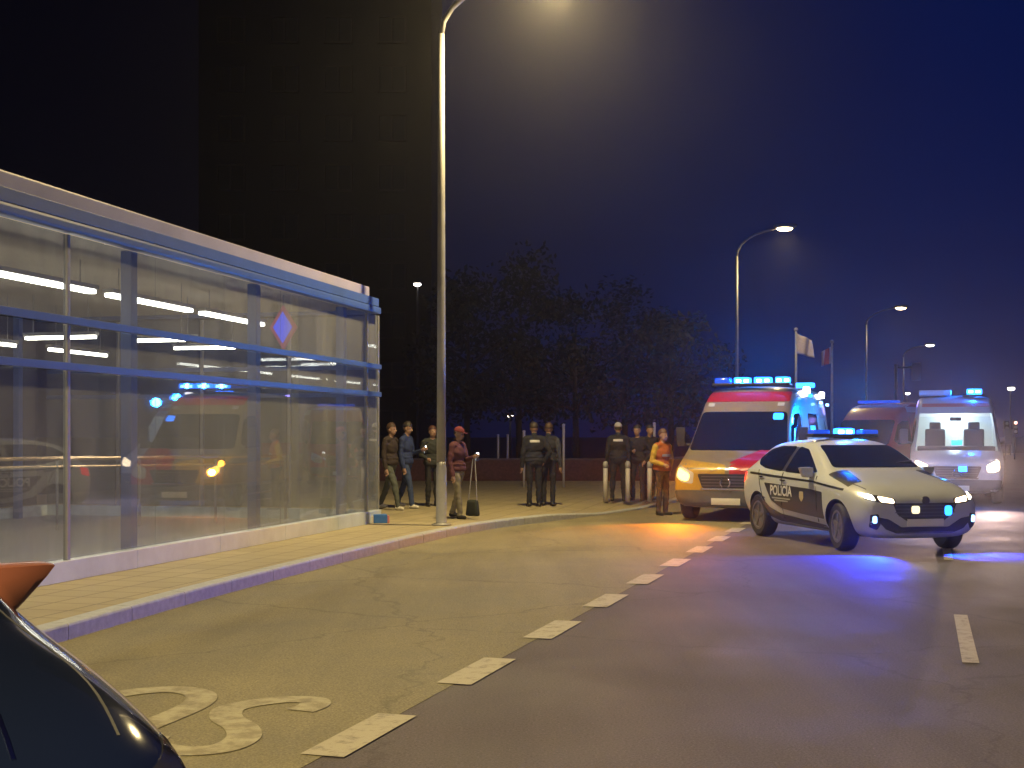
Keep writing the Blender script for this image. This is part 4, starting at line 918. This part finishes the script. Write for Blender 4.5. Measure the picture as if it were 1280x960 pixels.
person('police officer with pale cap and pale strip across the upper back between two bollards', (2.28, 27.5, KH), BK - R(5), 1.68, (NAVY, NAVYT, BOOT, NAVY), (HANG, HANG), strip=[('B', 0, 1.31, .20, .045, REFL)], cap=cloth('pale_cap', (.35, .35, .37)), group=POL, coat=.1, stance=.13)
person('dark clothed police officer facing the pale capped colleague, hand by the hip', (2.72, 27.7, KH), R(-25), 1.63, (NAVY, NAVYT, BOOT, NAVY), (FOLD, HIPS), group=POL, coat=.1, stance=.12)
person('police officer standing rightmost at the kerb next to the ambulance, face towards the road', (3.02, 28.2, KH), R(30), 1.64, (NAVY, NAVYT, BOOT, NAVY), (HANG, BENT), group=POL, coat=.1)
person('paramedic in orange and yellow jacket standing at the front corner of the yellow ambulance', (2.90, 24.75, 0), R(40), 1.66, (HIVIS, mat('dark_work_trousers', (.018, .018, .022), .8), BOOT, HIVISY), (BENT, HIPS), strip=[('F', 0, 1.16, .22, .045, REFL)], coat=.2, haircol=(.08, .04, .025))

# ------------------------------------------------------------------ bollards, wall, fence posts
def bollard(x, y, label):
    t = thing('bollard', label, 'bollard', (x, y, KH), 0, 'pale bollards along the pavement')
    bm = bmesh.new(); lathe(bm, [(.05, 0), (.05, .72)], n=14); obj('post', bm, mat('pale_bollard', (.40, .38, .40), .45, var=.1), t, True)
    bm = bmesh.new(); lathe(bm, [(.056, .72), (.056, .80), (.05, .84), (.03, .865), (.005, .87)], n=14); obj('cap', bm, mat('bollard_cap', (.30, .30, .32), .4), t, True)
bollard(2.00, 27.4, 'pale bollard left of the police officer in pale cap'); bollard(2.47, 27.3, 'pale bollard between the police officer in pale cap and the dark clothed officer'); bollard(2.93, 27.25, 'pale bollard nearest the yellow ambulance')
t = thing('brick_wall', 'low brown brick wall across the back of the pavement behind the officers', 'wall', (0, 0, 0))
bm = bmesh.new(); box(bm, (-2.0, 40.0, .42), (17, .3, .72), Matrix.Rotation(R(0), 4, 'Z')); obj('wall', bm, BRICKM, t)
bm = bmesh.new(); box(bm, (-2.0, 40.0, .80), (17.1, .38, .05), bev=.012); obj('coping', bm, mat('wall_coping', (.16, .12, .11), .8, var=.2), t)
PPOST = mat('pale_post', (.50, .48, .52), .5, var=.1)
for i, (px, Y, z0, z1, lab) in enumerate(((622.5, 41.5, .0, 1.58, 'thin pale post leftmost behind the brick wall'), (634.5, 41.5, .0, 1.58, 'thin pale post second from the left behind the brick wall'), (655, 35, .13, 1.68, 'thin pale post just left of the paired police officers'), (704.5, 35, .13, 1.86, 'tall thin pale post just right of the paired police officers'), (818, 33, .13, 1.88, 'thin pale post between the rightmost officer and the paramedic'))):
    t = thing('marker_post', lab, 'post', ((px - 640) / 1600 * Y, Y, z0), 0, 'thin pale posts behind the pavement')
    bm = bmesh.new(); lathe(bm, [(.035, 0), (.035, z1 - z0 - .04)], n=10); obj('shaft', bm, PPOST, t, True)
    bm = bmesh.new(); lathe(bm, [(.042, z1 - z0 - .04), (.042, z1 - z0 - .01), (.01, z1 - z0 + .005)], n=10); obj('tip', bm, PPOST, t, True)

# ------------------------------------------------------------------ flags, sign gantry, apartment block, far lamps
def flagpole(px, ytop, Y, lab, cols, w, h):
    x = (px - 640) / 1600 * Y; zt = CAM_H + (544 - ytop) * Y / 1600
    t = thing('flagpole', lab, 'flagpole', (x, Y, -.02), 0, 'flagpoles beyond the ambulance')
    bm = bmesh.new(); tube(bm, [(0, 0, 0), (0, 0, zt * .6), (0, 0, zt)], [.07, .055, .04], 10); obj('pole', bm, GALV, t, True)
    bm = bmesh.new(); ellipsoid(bm, (0, 0, zt + .05), (.08, .08, .08)); obj('finial', bm, GALV, t, True)
    bm = bmesh.new(); nx, nz = 14, 8; gv = []
    for i in range(nx + 1):
        for j in range(nz + 1):
            u = i / nx; v = j / nz
            gv.append(bm.verts.new((w * u * (.9 + .1 * v) + .05, .10 * math.sin(u * 9 + v * 2) * (.3 + u), zt - .1 - h * v - .25 * u * (1 - v * .3))))
    for i in range(nx):
        for j in range(nz):
            f = bm.faces.new((gv[i * (nz + 1) + j], gv[(i + 1) * (nz + 1) + j], gv[(i + 1) * (nz + 1) + j + 1], gv[i * (nz + 1) + j + 1])); f.material_index = int(i / nx * len(cols))
    o = obj('flag', bm, cols, t, True); md = o.modifiers.new('s', 'SOLIDIFY'); md.thickness = .01; me = evaluated(o); o.modifiers.clear(); o.data = me
PALEF = mat('pale_flag', (.38, .34, .40), .8, var=.1); REDF = mat('red_flag', (.32, .05, .08), .8); 
flagpole(995, 413, 48, 'flagpole with pale flag hanging limp above the yellow ambulance', [PALEF], .62, .75)
flagpole(1040, 428, 52, 'flagpole with red and pale striped flag right of the limp pale flag', [PALEF, REDF, PALEF], -.5, .7)
t = thing('sign_mast', 'dark mast with sideways arm carrying a small hanging sign box beside the far lamps', 'sign mast', (18.0, 60, -.02))
bm = bmesh.new(); tube(bm, [(0, 0, 0), (0, 0, 4.9)], .08, 10); obj('mast', bm, mat('dark_steel', (.08, .09, .13), .5, metal=.4), t, True)
bm = bmesh.new(); tube(bm, [(0, 0, 4.75), (1.0, 0, 4.75)], .05, 8); obj('arm', bm, MATS['dark_steel'], t, True)
bm = bmesh.new(); box(bm, (.95, 0, 4.55), (.42, .14, .85), bev=.04); obj('sign_box', bm, mat('sign_box_grey', (.16, .18, .30), .5), t)
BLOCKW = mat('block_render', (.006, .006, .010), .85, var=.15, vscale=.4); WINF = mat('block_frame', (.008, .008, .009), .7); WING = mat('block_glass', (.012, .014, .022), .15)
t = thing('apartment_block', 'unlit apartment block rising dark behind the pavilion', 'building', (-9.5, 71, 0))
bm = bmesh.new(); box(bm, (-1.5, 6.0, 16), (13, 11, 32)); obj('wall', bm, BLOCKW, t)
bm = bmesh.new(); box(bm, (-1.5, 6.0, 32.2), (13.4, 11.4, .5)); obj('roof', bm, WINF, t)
w0 = None
for fl in range(11):
    for c in range(4):
        p = (-6.2 + c * 3.0, .47, 2.2 + fl * 2.75)
        if w0 is None:
            bm = bmesh.new()
            for dx in (-.75, 0, .75): box(bm, (dx, 0, 0), (.1, .12, 1.5))
            for dz in (-.72, .72): box(bm, (0, -.003, dz), (1.6, .12, .1))
            w0 = obj('window', bm, WINF, t); bm = bmesh.new(); box(bm, (0, .03, 0), (1.4, .04, 1.34)); obj('pane', bm, WING, w0); w0.location = p; continue
        c_ = copy_tree(w0, t); c_.location = p
BARK = mat('dark_bark', (.03, .022, .018), .9, bump=.3); LEAF = mat('dark_foliage', (.008, .010, .006), .8, var=.5, vscale=1.2)
def tree(x, y, H, rad, lab, seed):
    rnd = random.Random(seed); t = thing('tree', lab, 'tree', (x, y, 0), rnd.uniform(0, 6), 'dark trees behind the brick wall')
    bm = bmesh.new(); tube(bm, [(0, 0, -.05), (.05, 0, H * .25), (-.05, .05, H * .55), (0, 0, H * .85)], [.16, .12, .08, .03], 8)
    for k in range(7):
        a = rnd.uniform(0, 6.28); z = H * rnd.uniform(.28, .6); L = rad * rnd.uniform(.5, .95)
        tube(bm, [(0, 0, z), (math.cos(a) * L * .5, math.sin(a) * L * .5, z + L * .35), (math.cos(a) * L, math.sin(a) * L, z + L * .75)], [.06, .04, .015], 6)
    obj('trunk', bm, BARK, t, True)
    bm = bmesh.new(); cl = []
    for k in range(26):
        a = rnd.uniform(0, 6.28); rr = rad * math.sqrt(rnd.random()); z = H * rnd.uniform(.35, .97); rr *= math.sin(min(1, (z / H - .25) / .75 * 1.15) * math.pi * .9) + .15
        cl.append((Vector((rr * math.cos(a), rr * math.sin(a), z)), rad * rnd.uniform(.25, .48)))
    for c, r in cl:
        for k in range(130):
            d = Vector((rnd.gauss(0, 1), rnd.gauss(0, 1), rnd.gauss(0, .8))).normalized() * r * rnd.random() ** .4; p = c + d
            u = Vector((rnd.gauss(0, 1), rnd.gauss(0, 1), rnd.gauss(0, 1))).normalized(); w = u.orthogonal().normalized(); q = rnd.uniform(.07, .15)
            bm.faces.new([bm.verts.new(p - u * q), bm.verts.new(p + w * q * .5), bm.verts.new(p + u * q), bm.verts.new(p - w * q * .5)])
    obj('crown', bm, LEAF, t)
for i, (px, Y, H, rd, lab) in enumerate(((585, 46, 7.0, 2.2, 'dark tree just right of the tall lamp pole behind the wall'), (650, 49, 8.2, 2.6, 'tallest dark tree of the row behind the brick wall, above the thin pale posts'), (720, 47, 6.6, 2.3, 'dark tree behind the wall right of the paired police officers'), (780, 52, 7.6, 2.5, 'dark tree behind the wall above the police officer in pale cap'), (838, 50, 6.2, 2.2, 'dark tree at the right end of the row beside the yellow ambulance'))):
    tree((px - 640) / 1600 * Y, Y, H, rd, lab, 11 + i)
def far_lamp(px, py, Y, lab, e, rad):
    x = (px - 640) / 1600 * Y; z = CAM_H + (544 - py) * Y / 1600
    t = thing('far_lamp', lab, 'lamp', (x, Y, 0), 0, 'small far lamps')
    bm = bmesh.new(); tube(bm, [(0, 0, 0), (0, 0, z + .1)], [.06, .045], 8); obj('pole', bm, mat('far_pole', (.05, .05, .06), .6), t)
    bm = bmesh.new(); box(bm, (0, -.12, z + rad * .75), (rad * 2.6, .5, .10), bev=.03); obj('lamp_head', bm, MATS['far_pole'], t)
    bm = bmesh.new(); ellipsoid(bm, (0, -.16, z), (rad * 1.4, rad, rad * .7)); obj('lens', bm, mat('far_lens', (.8, .8, .8), .3, emit=(1, .9, .75), es=e), t, True)
far_lamp(522, 356, 62, 'small far lamp high between the pavilion and the tall lamp pole', 14, .13)
far_lamp(638, 520, 60, 'small far lamp low above the thin pale posts', 6, .09)
far_lamp(1134, 492, 110, 'tiny far lamp between the red van and the white ambulance roof', 6, .14)
far_lamp(1263, 486, 100, 'small far lamp right of the white ambulance beacon', 12, .2)
# traffic far off on the right
for i, (px, py, Y, c, lab) in enumerate(((1257, 537, 80, (.3, 1, .6), 'green traffic signal glowing beyond the white ambulance'), (1268, 536, 82, (1, .5, .4), 'red traffic signal glowing at the far right beyond the white ambulance'))):
    x = (px - 640) / 1600 * Y; z = CAM_H + (544 - py) * Y / 1600
    t = thing('traffic_signal', lab, 'traffic signal', (x, Y, 0), 0, 'far traffic signals')
    bm = bmesh.new(); tube(bm, [(0, 0, 0), (0, 0, z + .3)], .05, 8); obj('pole', bm, MATS['far_pole'], t)
    bm = bmesh.new(); box(bm, (0, -.1, z + .1), (.32, .2, .9), bev=.04); obj('housing', bm, PLASTIC, t)
    for k in (-1, 0, 1):
        bm = bmesh.new(); lathe(bm, [(.10, -.235), (.10, -.2)], axis='y', n=12, c=(0, 0, z + .1 + k * .28)); lit = (k == -1 and i == 0) or (k == 1 and i == 1)
        obj('lamp', bm, mat('signal_%s' % ('green' if i == 0 else 'red'), c, .3, emit=c, es=4) if lit else DEADL, t)

# ------------------------------------------------------------------ mist volume added for halos and light cones round the lamps
bm = bmesh.new(); box(bm, (30, 55, 12.2), (180, 190, 27))
hz = bpy.data.materials.new('lamp_halo_mist'); hz.use_nodes = True; t = hz.node_tree; t.nodes.clear()
mo = t.nodes.new('ShaderNodeOutputMaterial'); pv = t.nodes.new('ShaderNodeVolumePrincipled')
pv.inputs['Color'].default_value = (0.8, 0.8, 0.85, 1); pv.inputs['Density'].default_value = 0.0011; pv.inputs['Anisotropy'].default_value = 0.85
t.links.new(pv.outputs[0], mo.inputs['Volume'])
ho = obj('haze', bm, hz); ho['kind'] = 'stuff'
